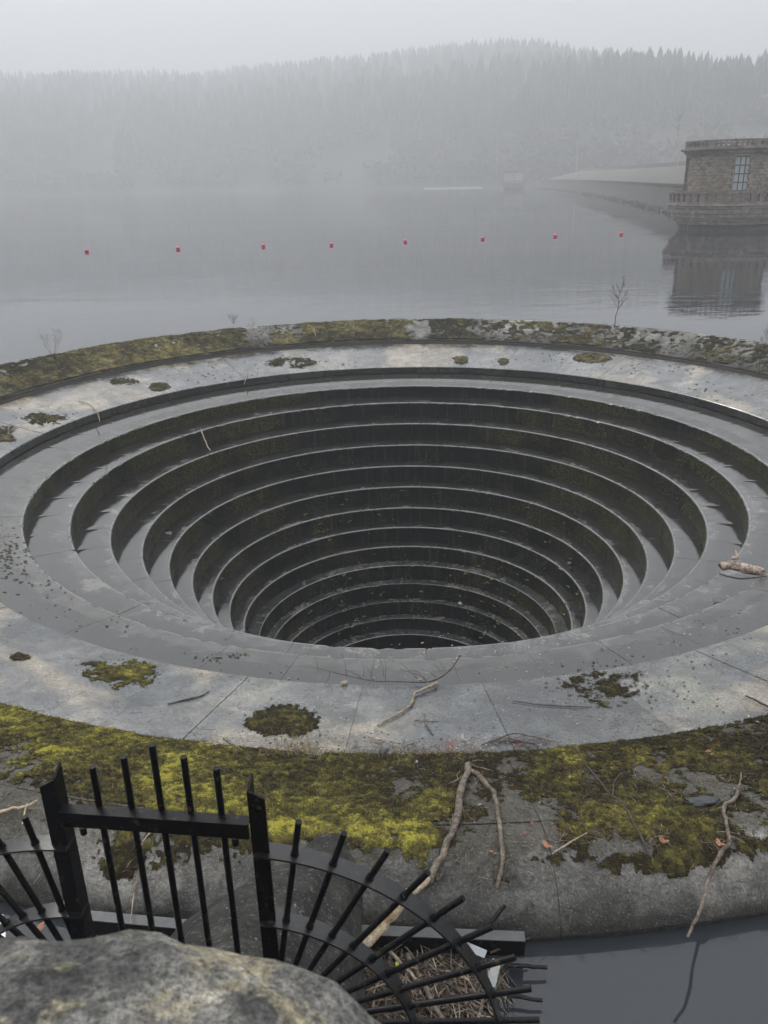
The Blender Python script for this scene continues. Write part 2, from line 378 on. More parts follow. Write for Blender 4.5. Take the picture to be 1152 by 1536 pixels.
def forest(name, protos, n, band, mat, label, hr):
    Vs = []; Fs = []; o = 0; got = 0
    while got < n:
        a = rs.uniform(R_(-34), R_(36)); s = float(np.interp(a, AZ, SD)); t = band[0]+(band[1]-band[0])*rs.random()**1.3
        d = s+t; x, y = d*math.sin(a), d*math.cos(a)
        if vnoise(x/25, y/25, 3) < (.22 if t > 60 else .35): continue
        z = float(terrain(np.array([a]), np.array([d]))[0]); V, Fc = protos[rs.randrange(len(protos))]; k = rs.uniform(*hr); c_, s_ = math.cos(a*7+got), math.sin(a*7+got)
        W = V*k; Vs.append(np.stack([W[:,0]*c_-W[:,1]*s_+x, W[:,0]*s_+W[:,1]*c_+y, W[:,2]+z-.5], 1)); Fs.append(Fc+o); o += len(V); got += 1
    ob = np_mesh(name, np.concatenate(Vs), np.concatenate(Fs), mat, smooth=False); tag(ob, label, 'forest', kind='stuff'); return ob
pc = [conifer(1, .17+.03*k, rs) for k in range(4)]; pb = [crown(1, .36+.05*k, rs) for k in range(4)]
forest('conifer_forest', pc, 7600, (45, 640), M_con, 'dark conifer plantation covering the foggy hillside', (13, 21))
forest('bare_woodland', pb, 1500, (12, 110), M_bare, 'bare pale woodland along the far shore below the conifers', (7, 13))
# skyline conifers at the right, each one a thing
sky_x = [992, 1002, 1011, 1021, 1031, 1044, 1058, 1066, 1079, 1090, 1101, 1118, 1131, 1143]
sky_y = [118, 112, 106, 103, 104, 98, 112, 104, 100, 108, 103, 112, 99, 106]
ORD = [n_+' from the left in the row above the round tower' for n_ in ('first','second','third','fourth','fifth','sixth','seventh','eighth','ninth','tenth','eleventh','twelfth','thirteenth')]+['last on the right of the row above the round tower']
for k, (px, py) in enumerate(zip(sky_x, sky_y)):
    d0 = 470.; dr = ray(px, py); hz = math.hypot(dr[0], dr[1]); P = CP + dr*(d0/hz)
    a = math.atan2(P[0], P[1]); gz = float(terrain(np.array([a]), np.array([d0]))[0]); h = max(14, P[2]-gz)
    th_ = thing('conifer_tree', (P[0], P[1], P[2]-h), 'faint conifer on the skyline, '+ORD[k], 'tree', 'conifers on the skyline')
    V, Fc = conifer(1, .13+.02*(k % 3), rs, 6); V = V*np.array([h*.9, h*.9, h]); V = V + np.array([P[0], P[1], P[2]-h])
    np_mesh('crown', V, Fc, M_con, th_, smooth=False)
    t = MB(); t.tube([(P[0], P[1], P[2]-h-3), (P[0], P[1], P[2]-h*.2)], [.3, .08], 5); t.build('trunk', M_twig, th_)

# ------------------------------------------------------------------ the dam
q = Nt('dam_stone'); n_ = q.noise(1.2, 5, .7); q.col(q.ramp(n_, [(.3, (.025,.025,.022)), (.7, (.10,.096,.085))])).rough(.9); M_dam = q.m
q = Nt('dam_grass'); n_ = q.noise(.7, 6, .85); q.col(q.ramp(n_, [(.35, (.030,.028,.022)), (.65, (.095,.088,.070))])).rough(.95); M_bank = q.m
foot = [Vector(p) for p in ((69,390,0),(64.7,353,0),(58.8,266,0),(50.7,202,0),(43.5,150,0),(37.2,113,0),(36.5,100,0),(44,84,0),(64,70,0),(100,60,0))]
def off(poly, dx):
    out = []
    for i, p in enumerate(poly):
        t = (poly[min(i+1, len(poly)-1)]-poly[max(i-1, 0)]).normalized(); nrm = Vector((-t.y, t.x, 0)); out.append(p+nrm*dx)
    return out
def ribbon(mb, poly, prof_):
    rows = [[Vector((p.x, p.y, z)) for p in off(poly, dx)] for dx, z in prof_]
    n = len(poly); V = [v for r in rows for v in r]; m = len(rows)
    mb.add(V, [(i*n+j, i*n+j+1, ((i+1) % m)*n+j+1, ((i+1) % m)*n+j) for i in range(m) for j in range(n-1)])
    mb.add([r[0] for r in rows], [tuple(range(m))]); mb.add([r[-1] for r in rows], [tuple(range(m-1, -1, -1))])
dam = thing('dam', (60, 200, 0), 'long pale stone embankment dam curving away behind the round tower', 'dam')
m = MB(); ribbon(m, foot, [(-.9,-2),(0,0),(.5,3.1),(1.3,3.1),(1.3,-2)]); m.build('retaining_wall', M_dam, dam)
m = MB(); ribbon(m, foot, [(.3,3.13),(.3,3.4),(1.4,3.4),(1.4,3.13)]); m.build('coping', M_dam, dam)
m = MB(); ribbon(m, foot, [(1.4,-2),(1.4,3.0),(5,3.0),(17,6.1),(21,6.1),(21,-2)]); m.build('grass_bank', M_bank, dam)
m = MB(); ribbon(m, foot, [(17.5,5.8),(17.5,7.0),(18.0,7.0),(18.0,5.8)]); m.build('parapet', M_dam, dam)
m = MB()
for i in range(len(foot)-1):
    for t in np.linspace(0, 1, 40, endpoint=False):
        p = foot[i].lerp(foot[i+1], t); m.box((p.x-.35, p.y-.2, rs.uniform(.0,.25)), (rs.uniform(.3,.6), rs.uniform(.3,.6), rs.uniform(.3,.5)), rs.uniform(0,3), rs.uniform(0,1))
tag(m.build('toe_stones', M_dam, dam), kind='stuff')

# ------------------------------------------------------------------ towers
def lathe(mb, prof_, n, c, smooth=True):
    V = []; m = len(prof_)
    for k in range(n):
        a = 2*math.pi*k/n
        for r, z in prof_: V.append((c[0]+r*math.sin(a), c[1]-r*math.cos(a), z))
    mb.add(V, [(k*m+i, k*m+i+1, ((k+1) % n)*m+i+1, ((k+1) % n)*m+i) for k in range(n) for i in range(m-1)], smooth)
def arcbox(mb, c, r0, r1, a0, a1, z0, z1, n=1):
    V = []
    for k in range(n+1):
        a = a0+(a1-a0)*k/n
        for r, z in ((r0,z0),(r1,z0),(r1,z1),(r0,z1)): V.append((c[0]+r*math.sin(a), c[1]-r*math.cos(a), z))
    F_ = [(k*4+i, (k+1)*4+i, (k+1)*4+(i+1) % 4, k*4+(i+1) % 4) for k in range(n) for i in range(4)]
    F_ += [(0,1,2,3), (n*4+3, n*4+2, n*4+1, n*4)]
    mb.add(V, F_)
def tower_mat(name, lo, hi, base):
    q = Nt(name); n = q.noise(1.5, 5, .7); v = q.vor(2.6, vec=q.scale((1,1,2))).outputs['Color']
    c = q.ramp(n, [(.3, lo), (.7, hi)]); bw = q.n('ShaderNodeRGBToBW'); q.l(v, bw.inputs[0])
    c = q.mix(1.0, c, q.ramp(bw.outputs[0], [(.1,.65),(.9,1.3)]), 'MULTIPLY'); q.col(c).rough(.85); q.bump([(q.noise(9, 5, .7), .6, .04)]); return q.m
M_mas = tower_mat('tower_masonry', (.095,.080,.060), (.235,.20,.155), 0)
M_trim = tower_mat('tower_trim', (.07,.060,.053), (.18,.155,.135), 0)
M_corb = tower_mat('corbel_stone', (.10,.085,.075), (.25,.215,.19), 0)
M_drk = tower_mat('tower_wet', (.025,.023,.022), (.06,.052,.046), 0)
M_glass = flat_mat('window_glass', (.30,.34,.35), .12, .1, 2, 0)
M_iron = flat_mat('window_iron', (.03,.035,.03), .6, .2)
def tower(cx, cy, face, label, M_mas=M_mas, M_corb=M_corb):
    """face: azimuth (from -y towards +x) of the facade window"""
    T = thing('valve_tower', (cx, cy, 0), label, 'tower', 'round stone valve towers'); c = (cx, cy); TAU = 2*math.pi
    m = MB(); lathe(m, [(3.85,-8),(3.85,.32),(3.95,.32),(3.95,.5),(3.9,.5)], 48, c, False); m.build('shaft', M_drk, T)
    m = MB(); pr = [(3.9,.42),(4.08,.50),(4.14,.62),(4.14,.74),(4.28,.78),(4.36,.94),(4.36,1.02),(4.50,1.06),(4.56,1.26),(4.56,1.36),(4.68,1.40),(4.72,1.66),(4.72,1.76),(4.84,1.80),(4.88,1.95),(4.98,2.02),(4.98,2.18),(3.6,2.19)]
    lathe(m, pr, 72, c, False); m.build('corbel_rings', M_corb, T)
    nb = 40
    pp = MB(); arcs = []
    for k in range(nb):
        a = TAU*k/nb
        arcbox(pp, c, 4.58, 4.84, a, a+TAU/nb*.42, 2.18, 2.95)
    tag(pp.build('balustrade_block', M_trim, T), kind='stuff')
    m = MB(); lathe(m, [(4.52,2.95),(4.92,2.95),(4.92,3.14),(4.52,3.14),(4.52,2.95)], 72, c, False); m.build('balustrade_rail', M_trim, T)
    m = MB(); lathe(m, [(4.60,2.19),(4.86,2.19),(4.86,2.34),(4.60,2.34)], 72, c, False); m.build('balustrade_kerb', M_trim, T)
    # drum: core plus individually set courses
    WN = [face+k*math.pi/2 for k in range(4)]; wh = .17
    inwin = lambda a: any(abs((a-w_+math.pi) % TAU-math.pi) < wh for w_ in WN)
    m = MB(); lathe(m, [(3.50,2.19),(3.50,6.1)], 64, c, False); m.build('wall_core', M_drk, T)
    m = MB(); z = 2.3; row = 0
    lathe(m, [(3.80,2.19),(3.80,2.62),(3.74,2.66),(3.6,2.66)], 64, c, False)
    z = 2.66
    while z < 5.95:
        hgt = .245; nbk = 44; sh = (row % 2)*.5
        for k in range(nbk):
            a0 = TAU*(k+sh)/nbk; a1 = a0+TAU/nbk-.006; am = (a0+a1)/2
            if 3.15 < z+hgt/2 < 5.75:
                if inwin(am): continue
            arcbox(m, c, 3.45, 3.66+rs.uniform(-.03,.06), a0, a1, z, z+hgt-.022)
        z += hgt; row += 1
    tag(m.build('masonry_course', M_mas, T), kind='stuff')
    m = MB(); lathe(m, [(3.5,5.9),(3.72,5.9),(3.76,6.02),(3.9,6.08),(3.92,6.2),(4.12,6.3),(4.26,6.34),(4.26,6.46),(3.95,6.48),(3.0,6.5),(0,6.55)], 72, c, False); m.build('cornice', M_trim, T)
    m = MB()
    for k in range(56):
        if k % 8 in (0,): arcbox(m, c, 3.62, 3.92, TAU*k/56, TAU*(k+1)/56, 6.48, 6.98)
        else: arcbox(m, c, 3.66, 3.88, TAU*k/56, TAU*(k+.36)/56, 6.6, 6.92)
    tag(m.build('parapet_block', M_trim, T), kind='stuff')
    m = MB(); lathe(m, [(3.64,6.48),(3.90,6.48),(3.90,6.62),(3.64,6.62)], 72, c, False); m.build('parapet_kerb', M_trim, T)
    m = MB(); lathe(m, [(3.6,6.92),(3.94,6.92),(3.94,7.08),(3.6,7.08),(3.6,6.92)], 72, c, False); m.build('parapet_coping', M_trim, T)
    for w_ in WN:
        wo_ = MB()
        arcbox(wo_, c, 3.5, 3.72, w_-wh-.03, w_-wh, 3.05, 5.8); arcbox(wo_, c, 3.5, 3.72, w_+wh, w_+wh+.03, 3.05, 5.8)
        arcbox(wo_, c, 3.5, 3.74, w_-wh-.05, w_+wh+.05, 5.8, 6.0, 3); arcbox(wo_, c, 3.5, 3.78, w_-wh-.05, w_+wh+.05, 2.95, 3.12, 3)
        W = wo_.build('window', M_mas, T)
        fr = MB()
        for t in (-1, -.333, .333, 1): arcbox(fr, c, 3.53, 3.58, w_+wh*t-.010, w_+wh*t+.010, 3.12, 5.8)
        for zz in (3.15, 3.8, 4.45, 5.1, 5.76): arcbox(fr, c, 3.535, 3.585, w_-wh, w_+wh, zz-.035, zz+.035, 3)
        fr.build('frame', M_iron, W)
        g0 = None
        for i in range(3):
            for j in range(4):
                g = MB(); a0 = w_-wh+2*wh*i/3+.012; arcbox(g, c, 3.505, 3.515, a0, a0+2*wh/3-.024, 3.2+.65*j, 3.77+.65*j); g.build('pane', M_glass, W)
    return T
AXT = (30.38, 76.81)
T1 = tower(*AXT, R_(-21.6+14), 'nearer round stone water tower with balustrades reflected in the lake')
m = MB(); p0 = atz(1038, 320, 1.9); m.tube([Vector((26.6,74.0,1.95)), Vector((26.45,73.7,1.2)), Vector((26.0,73.4,.5)), Vector((25.9,73.3,-.2))], .014, 5); m.build('rope', M_pale, T1)
P = atz(770, 284, 0); P = P + np.array([.15, .99, 0])*3.9
M_pmas = tower_mat('pale_masonry', (.22,.21,.19), (.42,.40,.36), 0)
tower(P[0], P[1], R_(-8), 'small faint round stone tower at the far end of the dam', M_pmas, M_trim)
# thin flagpole-like pole by the tower, jetty far away
P = atz(680, 281, 0); k_ = 430/np.hypot(P[0], P[1]); P = P*k_
jt = thing('jetty', (P[0], P[1], 0), 'pale floating jetty with two posts on the far side of the lake', 'jetty')
m = MB(); m.box((P[0], P[1], .25), (28, 3, .3)); m.build('deck', flat_mat('pale_deck', (.6,.6,.6), .6), jt)
for dx in (-1.5, 1.8):
    m = MB(); m.tube([(P[0]+dx, P[1], -1), (P[0]+dx, P[1], 4.6)], .35, 6); m.build('post', M_dam, jt)
# dam-top lamp/bare trunks on hillside (pale birch stems)
for (px, py0, py1, d0) in ((745, 190, 235, 330), (1018, 170, 232, 200), (866, 200, 232, 330)):
    d_ = ray(px, py1); P1 = CP+d_*(d0/math.hypot(d_[0], d_[1])); d_ = ray(px, py0); P0 = CP+d_*(d0/math.hypot(d_[0], d_[1]))
    nm = {745: 'pale bare birch stem left of the dam bank', 1018: 'pale thin bare tree stem beside the top of the near tower', 866: 'pale bare birch stem behind the middle of the dam'}[px]
    th_ = thing('bare_tree', (P1[0], P1[1], P1[2]-6), nm, 'tree')
    m = MB(); m.tube([Vector(P1)-Vector((0,0,6)), Vector(P1), Vector(P0)], [.16,.12,.04], 6); m.build('trunk', M_pale, th_)
    m = MB()
    for k in range(10):
        b_ = Vector(P1).lerp(Vector(P0), rs.uniform(.2,.95)); e_ = b_+Vector((rs.uniform(-1.6,1.6), rs.uniform(-1,1), rs.uniform(.8,2.2))); m.tube([b_, e_], [.06,.02], 4)
    m.build('crown', M_bare, th_)

# ------------------------------------------------------------------ buoys
q = Nt('buoy_red'); q.col(q.mix(q.mr(q.noise(6,3), .45,.6,0,1), (.70,.03,.09), (.75,.12,.18))).rough(.4); M_buoy = q.m
M_bdark = flat_mat('buoy_dark', (.05,.01,.015), .5)
bx = [(130,376),(267,372),(395,368),(497,366),(608,361),(724,357),(833,353),(932,350)]
ordn = ['leftmost red buoy of the line of eight across the lake', 'second red buoy from the left in the line of eight', 'third red buoy from the left in the line of eight',
        'fourth red buoy from the left in the line of eight', 'fifth red buoy from the left in the line of eight', 'sixth red buoy from the left in the line of eight',
        'seventh red buoy from the left, second nearest the round tower', 'rightmost red buoy of the line, nearest the round tower']
for (px, py), lab in zip(bx, ordn):
    p = atz(px, py, .12); th_ = thing('buoy', (p[0], p[1], 0), lab, 'buoy', 'red marker buoys strung in a line across the lake')
    m = MB(); c = (p[0], p[1]); R0 = .145
    lathe(m, [(0,-.06)]+[(R0*math.cos(t), .10+R0*math.sin(t)) for t in np.linspace(-1.3, 1.3, 10)]+[(.03,.25),(.03,.28),(0,.28)], 14, c); m.build('float', M_buoy, th_)
    m = MB(); lathe(m, [(R0+.004,.06),(R0+.01,.10),(R0+.004,.13)], 14, c); m.build('band', M_bdark, th_)

# ------------------------------------------------------------------ the bellmouth spillway
bell = thing('bellmouth_spillway', (BC[0], BC[1], 0), 'huge round stepped stone overflow hole with a mossy rim', 'spillway')
def sector(prof_, ang, nseg, gap, bev=.010, smooth=True, chip=None, ins=.007, edge=None, sharp=8):
    """block whose cross-section prof_ (r, z) is swept over ang radians; the ends are bevelled"""
    cr = sum(p[0] for p in prof_)/len(prof_); cz = sum(p[1] for p in prof_)/len(prof_)
    rmean = cr; h = ang/2 - gap/2/rmean; e = bev/rmean
    st = [(-h, True), (-h+e, False)] + [(-h+e+(2*h-2*e)*k/nseg, False) for k in range(1, nseg)] + [(h-e, False), (h, True)]
    V = []; m = len(prof_)
    for i, (a, inset) in enumerate(st):
        for j, (r, z) in enumerate(prof_):
            if inset:
                d = math.hypot(cr-r, cz-z); r += (cr-r)/d*ins; z += (cz-z)/d*ins
            if chip: dr, dz = chip(i, j, a); r += dr; z += dz
            V.append((r*math.sin(a), -r*math.cos(a), z))
    F_ = [(i*m+j, (i+1)*m+j, (i+1)*m+(j+1) % m, i*m+(j+1) % m) for i in range(len(st)-1) for j in range(m)]
    caps = [tuple(range(m)), tuple(range((len(st)-1)*m+m-1, (len(st)-1)*m-1, -1))]
    me = bpy.data.meshes.new('stone'); me.from_pydata(V, [], F_+caps); me.update()
    import bmesh
    if edge:
        at = me.attributes.new('edge', 'FLOAT', 'POINT'); at.data.foreach_set('value', [1.0 if (v % m) in edge else 0.0 for v in range(len(V))])
        at = me.attributes.new('riser_refl', 'FLOAT', 'POINT'); at.data.foreach_set('value', [1.0 if (v % m) == m-2 else (.55 if (v % m) == m-3 else 0.0) for v in range(len(V))])  # strength of the painted riser reflection across the tread
    bm = bmesh.new(); bm.from_mesh(me); bmesh.ops.recalc_face_normals(bm, faces=bm.faces); bm.to_mesh(me); bm.free()
    me.polygons.foreach_set('use_smooth', [smooth]*len(me.polygons)); me.set_sharp_from_angle(angle=R_(sharp)); return me
def ring_of(name, mesh_list, n, off_, mat, jit=.003, tilt=.0015, cnt_=None):
    for me in mesh_list:
        if not me.materials: me.materials.append(mat)
    for k in range(n):
        o = link(name, mesh_list[k % len(mesh_list)], bell)
        o.rotation_euler = (rs.uniform(-tilt, tilt)*.3, rs.uniform(-tilt, tilt)*.3, off_+2*math.pi*k/n); o.location = (0, 0, rs.uniform(-jit, jit))
NR = 54; offr = R_(3.1)+math.pi/NR
rimp = [(9.90,-.6),(9.90,.012),(9.925,.040),(10.2,.130),(10.5,.22),(10.8,.318),(11.137,.4165),(11.142,.413),(11.142,-.6)]
ring_of('rim_block', [sector(rimp, 2*math.pi/NR, 5, .006, .012, ins=.006, sharp=15) for _ in range(1)], NR, offr, M_rim, .006)
lipp = [(11.145,-.6),(11.145,.412),(11.152,.4165),(11.25,.430),(11.35,.435),(11.43,.418),(11.50,.385),(11.56,.345),(11.62,.298),(11.67,.248),(11.71,.195),(11.74,.145),(11.76,.100),(11.77,.04),(11.75,-.03),(11.60,-.20),(11.35,-.38),(11.3,-.6)]
ring_of('lip_block', [sector(lipp, 2*math.pi/NR, 6, .002, .006, ins=.003, sharp=15.5)], NR, offr, M_rim, .004)
NA = 40; offa = R_(4.0)+math.pi/NA
apr = [(8.13,-.60),(8.13,-.445),(8.145,-.430),(8.6,-.343),(9.1,-.243),(9.5,-.166),(9.93,-.085),(9.93,-.6)]
ring_of('apron_slab', [sector(apr, 2*math.pi/NA, 6, .004, .008, ins=.003)], NA, offa, M_apron, .004)
counts = [48, 46, 42, 36, 32, 28, 26, 22, 20]          # = 300 step stones as parts, the rest joined
def step_profile(k):
    r, z = RINGS[k]; ro = RINGS[k-1][0]; zb = RINGS[k+1][1]-.012
    rise = .13 if k == 1 else .012
    zt = min(z+rise, RINGS[k-1][1]-.05)
    return [(r, zb), (r, z-.030), (r, z-.014), (r+.008, z-.004), (r+.024, z+.001), (r+.05, z+.001), (r+(ro-r)*.5, z+rise*.5), (ro+.05, zt), (ro+.05, zb)]
rest = MB()
for k in range(1, len(RINGS)-1):
    pr = step_profile(k)
    if k <= len(counts):
        n = counts[k-1]; ms = []
        for v_ in range(4 if k in (1,2,3) else 2):
            rc = random.Random(100*k+v_); nseg = 10 if k in (1,2) else 5
            ch = {}
            if k in (1, 2):
                for _ in range(rc.choice((1, 2, 3))): ch[rc.randrange(1, nseg+1)] = rc.uniform(.012, .045)
            def chip(i, j, a, ch=ch, rc=rc, k=k):
                if j in (2, 3, 4):
                    w_ = ch.get(i, 0); return (w_*(.6 if j < 4 else 1)+rc.uniform(0,.003), -w_*(.7 if j < 4 else 0))
                return (0, 0)
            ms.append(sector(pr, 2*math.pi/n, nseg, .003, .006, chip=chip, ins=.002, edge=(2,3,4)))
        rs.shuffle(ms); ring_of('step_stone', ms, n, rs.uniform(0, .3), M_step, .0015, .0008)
    else:
        n = 18; me = sector(pr, 2*math.pi/n, 4, .003, .006, ins=.002); o_ = rs.uniform(0, .3)
        V = [v.co.copy() for v in me.vertices]; F_ = [tuple(p.vertices) for p in me.polygons]
        for i in range(n):
            rm = Matrix.Rotation(o_+2*math.pi*i/n, 3, 'Z'); rest.add([rm @ v + Vector((BC[0], BC[1], 0)) for v in V], F_, True)
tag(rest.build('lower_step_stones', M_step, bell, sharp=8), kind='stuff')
# bed beneath the joints, and the shaft
bed = [(11.2,-.62),(11.35,-.35),(11.52,-.24),(11.745,.04),(11.71,.16),(11.49,.37),(11.2,.405),(10.5,.17),(9.88,-.03),(9.85,-.13),(8.2,-.47)]
for k in range(1, len(RINGS)-1):
    r, z = RINGS[k]; ro, zo = RINGS[k-1]; bed += [(ro+.02, zo-.06), (ro+.02, z-.03), (r+.03, z-.035)]
bed += [(2.40, -6.3)]
m = MB(); lathe(m, [(r, z) for r, z in bed][::-1], 180, BC, True); m.build('joint_bed', M_mortar, bell, sharp=30)
m = MB(); lathe(m, [(0.01,-15),(2.30,-15),(2.30,-6.36),(2.42,-6.30)], 64, BC, True); m.build('shaft', M_step, bell, sharp=30)
m = MB(); lathe(m, [(11.3,-.5),(11.0,-3.0),(9.5,-8.0),(7,-16.0)], 96, BC, True); m.build('outer_wall', M_rim, bell)

# ------------------------------------------------------------------ moss (true relief, laid where it grows)
def grid_lookup(rows, x0, dx, y0, dy, px, py):
    g = np.array([[int(ch) for ch in r] for r in rows], float)/9
    fx = np.clip((px-x0)/dx, 0, g.shape[1]-1.001); fy = np.clip((py-y0)/dy, 0, g.shape[0]-1.001)
    i = np.floor(fx).astype(int); j = np.floor(fy).astype(int); u = fx-i; v = fy-j
    return (g[j, i]*(1-u)+g[j, i+1]*u)*(1-v)+(g[j+1, i]*(1-u)+g[j+1, i+1]*u)*v
NEAR = ["9988877777777777777777767","9988877777777777777777766","8898887777777777777777655","5688988877777777777776556","4688999877776677776556556",
        "3578898777665564457656565","2467788777666554568556556","1345677788776645357865545","1234567889998744256765443","2213466789988754235786544",
        "3323456787678842223678765","4433456653355641222235776","3334554311113310254578646","2123541000011100321256201","0012430000000000100000001"]
def make_moss(name, th0, th1, r0, r1, dth, dr, dens, tone, mat, blade, label, cat=None, hgt=.016, parent=None, kind='stuff', nb=1.0, bs=.009):
    th = np.arange(th0, th1, dth); r = np.arange(r0, r1, dr)
    T, Rr = np.meshgrid(th, r, indexing='ij'); X = BC[0]+Rr*np.sin(T); Y = BC[1]-Rr*np.cos(T)
    Zs = np.interp(Rr, PR[:11], PZ[:11]); P = np.stack([X, Y, Zs], -1)
    v = P-CP; d = v@Fv; px = 576+F_PX*(v@Rv)/d; py = 768-F_PX*(v@Uv)/d
    dn = dens(px, py, X, Y, Rr, T)
    keepv = dn > 0
    edge = np.clip(dn*3.2, 0, 1)**.8
    lump = fbm(X*22, Y*22, 31, 3); lump2 = fbm(X*7, Y*7, 37, 3)
    hh = hgt*edge*(.35+.9*lump+.5*lump2) - .002
    tn = tone(px, py, X, Y)*.75 + (lump-.5)*.9 + (lump2-.5)*.5 + .02
    tn = np.clip(tn - .18*(1-edge), 0, 1)
    i, j = np.meshgrid(np.arange(len(th)-1), np.arange(len(r)-1), indexing='ij')
    kf = keepv[:-1,:-1] & keepv[1:,:-1] & keepv[:-1,1:] & keepv[1:,1:]
    i = i[kf]; j = j[kf]; n = len(r); b = i*n+j
    Fc = np.stack([b, b+n, b+n+1, b+1], 1)
    used = np.unique(Fc); remap = np.full(T.size, -1); remap[used] = np.arange(len(used))
    V = np.stack([X, Y, Zs+hh], -1).reshape(-1, 3)[used]; tt = tn.reshape(-1)[used]; Fc = remap[Fc]
    if len(Fc) == 0: return None
    ob_V, ob_F, ob_t = V, Fc, tt
    if parent is None:
        o1 = np_mesh(name, V, Fc, mat, None, {'tone': tt}); root = o1
        tag(o1, label, cat, kind=kind)
    else: root = parent; np_mesh('cushion', V, Fc, mat, parent, {'tone': tt})
    if blade > 0:
        k = int(len(V)*blade); ix = rng.integers(0, len(V), k)
        p = V[ix] + np.stack([rng.normal(0, dr*.4, k), rng.normal(0, dr*.4, k), np.zeros(k)], 1)
        a = rng.uniform(0, 2*np.pi, k); w_ = bs*.28*rng.uniform(.6, 1.5, k); hb = bs*rng.uniform(.5, 1.7, k)
        dx = np.stack([np.cos(a)*w_, np.sin(a)*w_, np.zeros(k)], 1); lean = np.stack([rng.normal(0, .5, k)*hb, rng.normal(0, .5, k)*hb, hb], 1)
        V2 = np.stack([p-dx, p+dx, p+lean], 1).reshape(-1, 3); V2[:, 2] -= .001
        t2 = np.repeat(np.clip(tt[ix]+rng.normal(.0, .22, k), 0, 1), 3); F2 = np.arange(3*k).reshape(-1, 3)
        np_mesh('shoots' if parent is not None or True else name, V2, F2, mat, root, {'tone': t2}, smooth=False)['kind'] = 'stuff'
    return root
def blob(px, py, lst):
    s = np.zeros_like(px)
    for x, y, rx, ry, a in lst: s = s + a*np.exp(-(((px-x)/rx)**2+((py-y)/ry)**2))
    return s
YEL = [(60,1100,110,45,.45),(230,1190,120,45,.3),(470,1245,70,14,.75),(590,1245,60,18,.75),(380,1238,60,10,.5),(860,1150,18,40,.65),(800,1200,22,40,.45),(880,1230,60,22,.4),(960,1140,26,14,.45),
       (1060,1160,50,26,.35),(1000,1230,60,30,.25),(480,1200,90,30,.25),(650,1215,40,30,.25),(735,1275,30,12,.35),(900,1160,20,20,.3),(1140,1190,20,14,.4),(120,1160,80,30,.3),(310,1170,50,60,.15)]
DRK = [(470,1150,80,25,.35),(700,1200,60,60,.25),(1000,1120,60,20,.1),(60,1270,90,30,.3),(900,1290,120,20,.2),(150,1300,60,30,.25),(1080,1230,60,40,.2)]
def dn_near(px, py, X, Y, Rr, T):
    g = grid_lookup(NEAR, 0, 48, 1050, 20, px, py)
    nz_ = .55*fbm(X*3.2, Y*3.2, 3, 4)+.30*fbm(X*11, Y*11, 9, 3)+.15*fbm(X*30, Y*30, 12, 2)
    nz_ = (nz_-.5)*1.7+.5
    # drag the growth along radial streaks down the slope
    st = fbm(T*55, Rr*1.6, 21, 3); d = g*1.10 - .05 - nz_*.80 - (st-.5)*.75 - (vnoise(X*38, Y*38, 77)-.5)*.34 - (vnoise(X*16, Y*16, 78)-.5)*.25
    # nothing in the joint of the lip, nothing outside the frame's far sides
    d = d - np.where(Rr > 11.60, (Rr-11.60)*5, 0)
    d = np.where(Rr < 9.905+.02*vnoise(X*9, Y*9, 4), -1, d)
    d = d - .25*np.exp(-((Rr-11.135)/.012)**2)
    return d
def tone_near(px, py, X, Y):
    return .46 - .20*np.clip((px-640)/120, 0, 1) + .85*blob(px, py, YEL)*.7 - blob(px, py, DRK) + (fbm(X*2.3, Y*2.3, 41, 3)-.5)*.9 + (vnoise(X*60, Y*60, 43)-.5)*.35
make_moss('moss', R_(-34), R_(36), 9.9, 11.78, .00125, .0135, dn_near, tone_near, M_moss, 2.2,
          'yellow green moss growing over the near side of the round rim', 'moss', hgt=.026)
def dn_far(px, py, X, Y, Rr, T):
    xs = [-400,0,200,360,378,395,405,450,470,600,622,640,648,690,720,860,985,1000,1060,1152,1500]
    ds = [.8,.92,.95,.95,.25,.25,.72,.70,.95,.95,.35,.35,.8,.85,.55,.58,.62,.30,.60,.62,.6]
    g = np.interp(px, xs, ds); g = np.where((Y < BC[1]+2), .8, g)
    nz_ = .5*fbm(X*2.2, Y*2.2, 13, 4)+.5*fbm(X*9, Y*9, 19, 3); nz_ = (nz_-.5)*1.7+.5
    d = g*1.06-nz_*1.0-.03-(vnoise(X*9, Y*9, 79)-.5)*.55; d = d - np.clip((Rr-11.22)*3.2, 0, 3) ; d = np.where(Rr < 9.93, -1, d); return d
def tone_far(px, py, X, Y):
    return .27+(fbm(X*1.1, Y*1.1, 51, 3)-.5)*1.2+(vnoise(X*6, Y*6, 55)-.5)*.6 + np.where(px < 620, .10, -.06) + blob(px, py, [(300,520,60,20,.25),(530,490,60,20,.15),(700,495,40,14,.15),(120,540,60,20,.1)])
make_moss('moss', R_(66), R_(294), 9.9, 11.6, .0026, .03, dn_far, tone_far, M_mossfar, 1.2,
          'brown green moss covering the far side of the round rim', 'moss', hgt=.022, bs=.018)
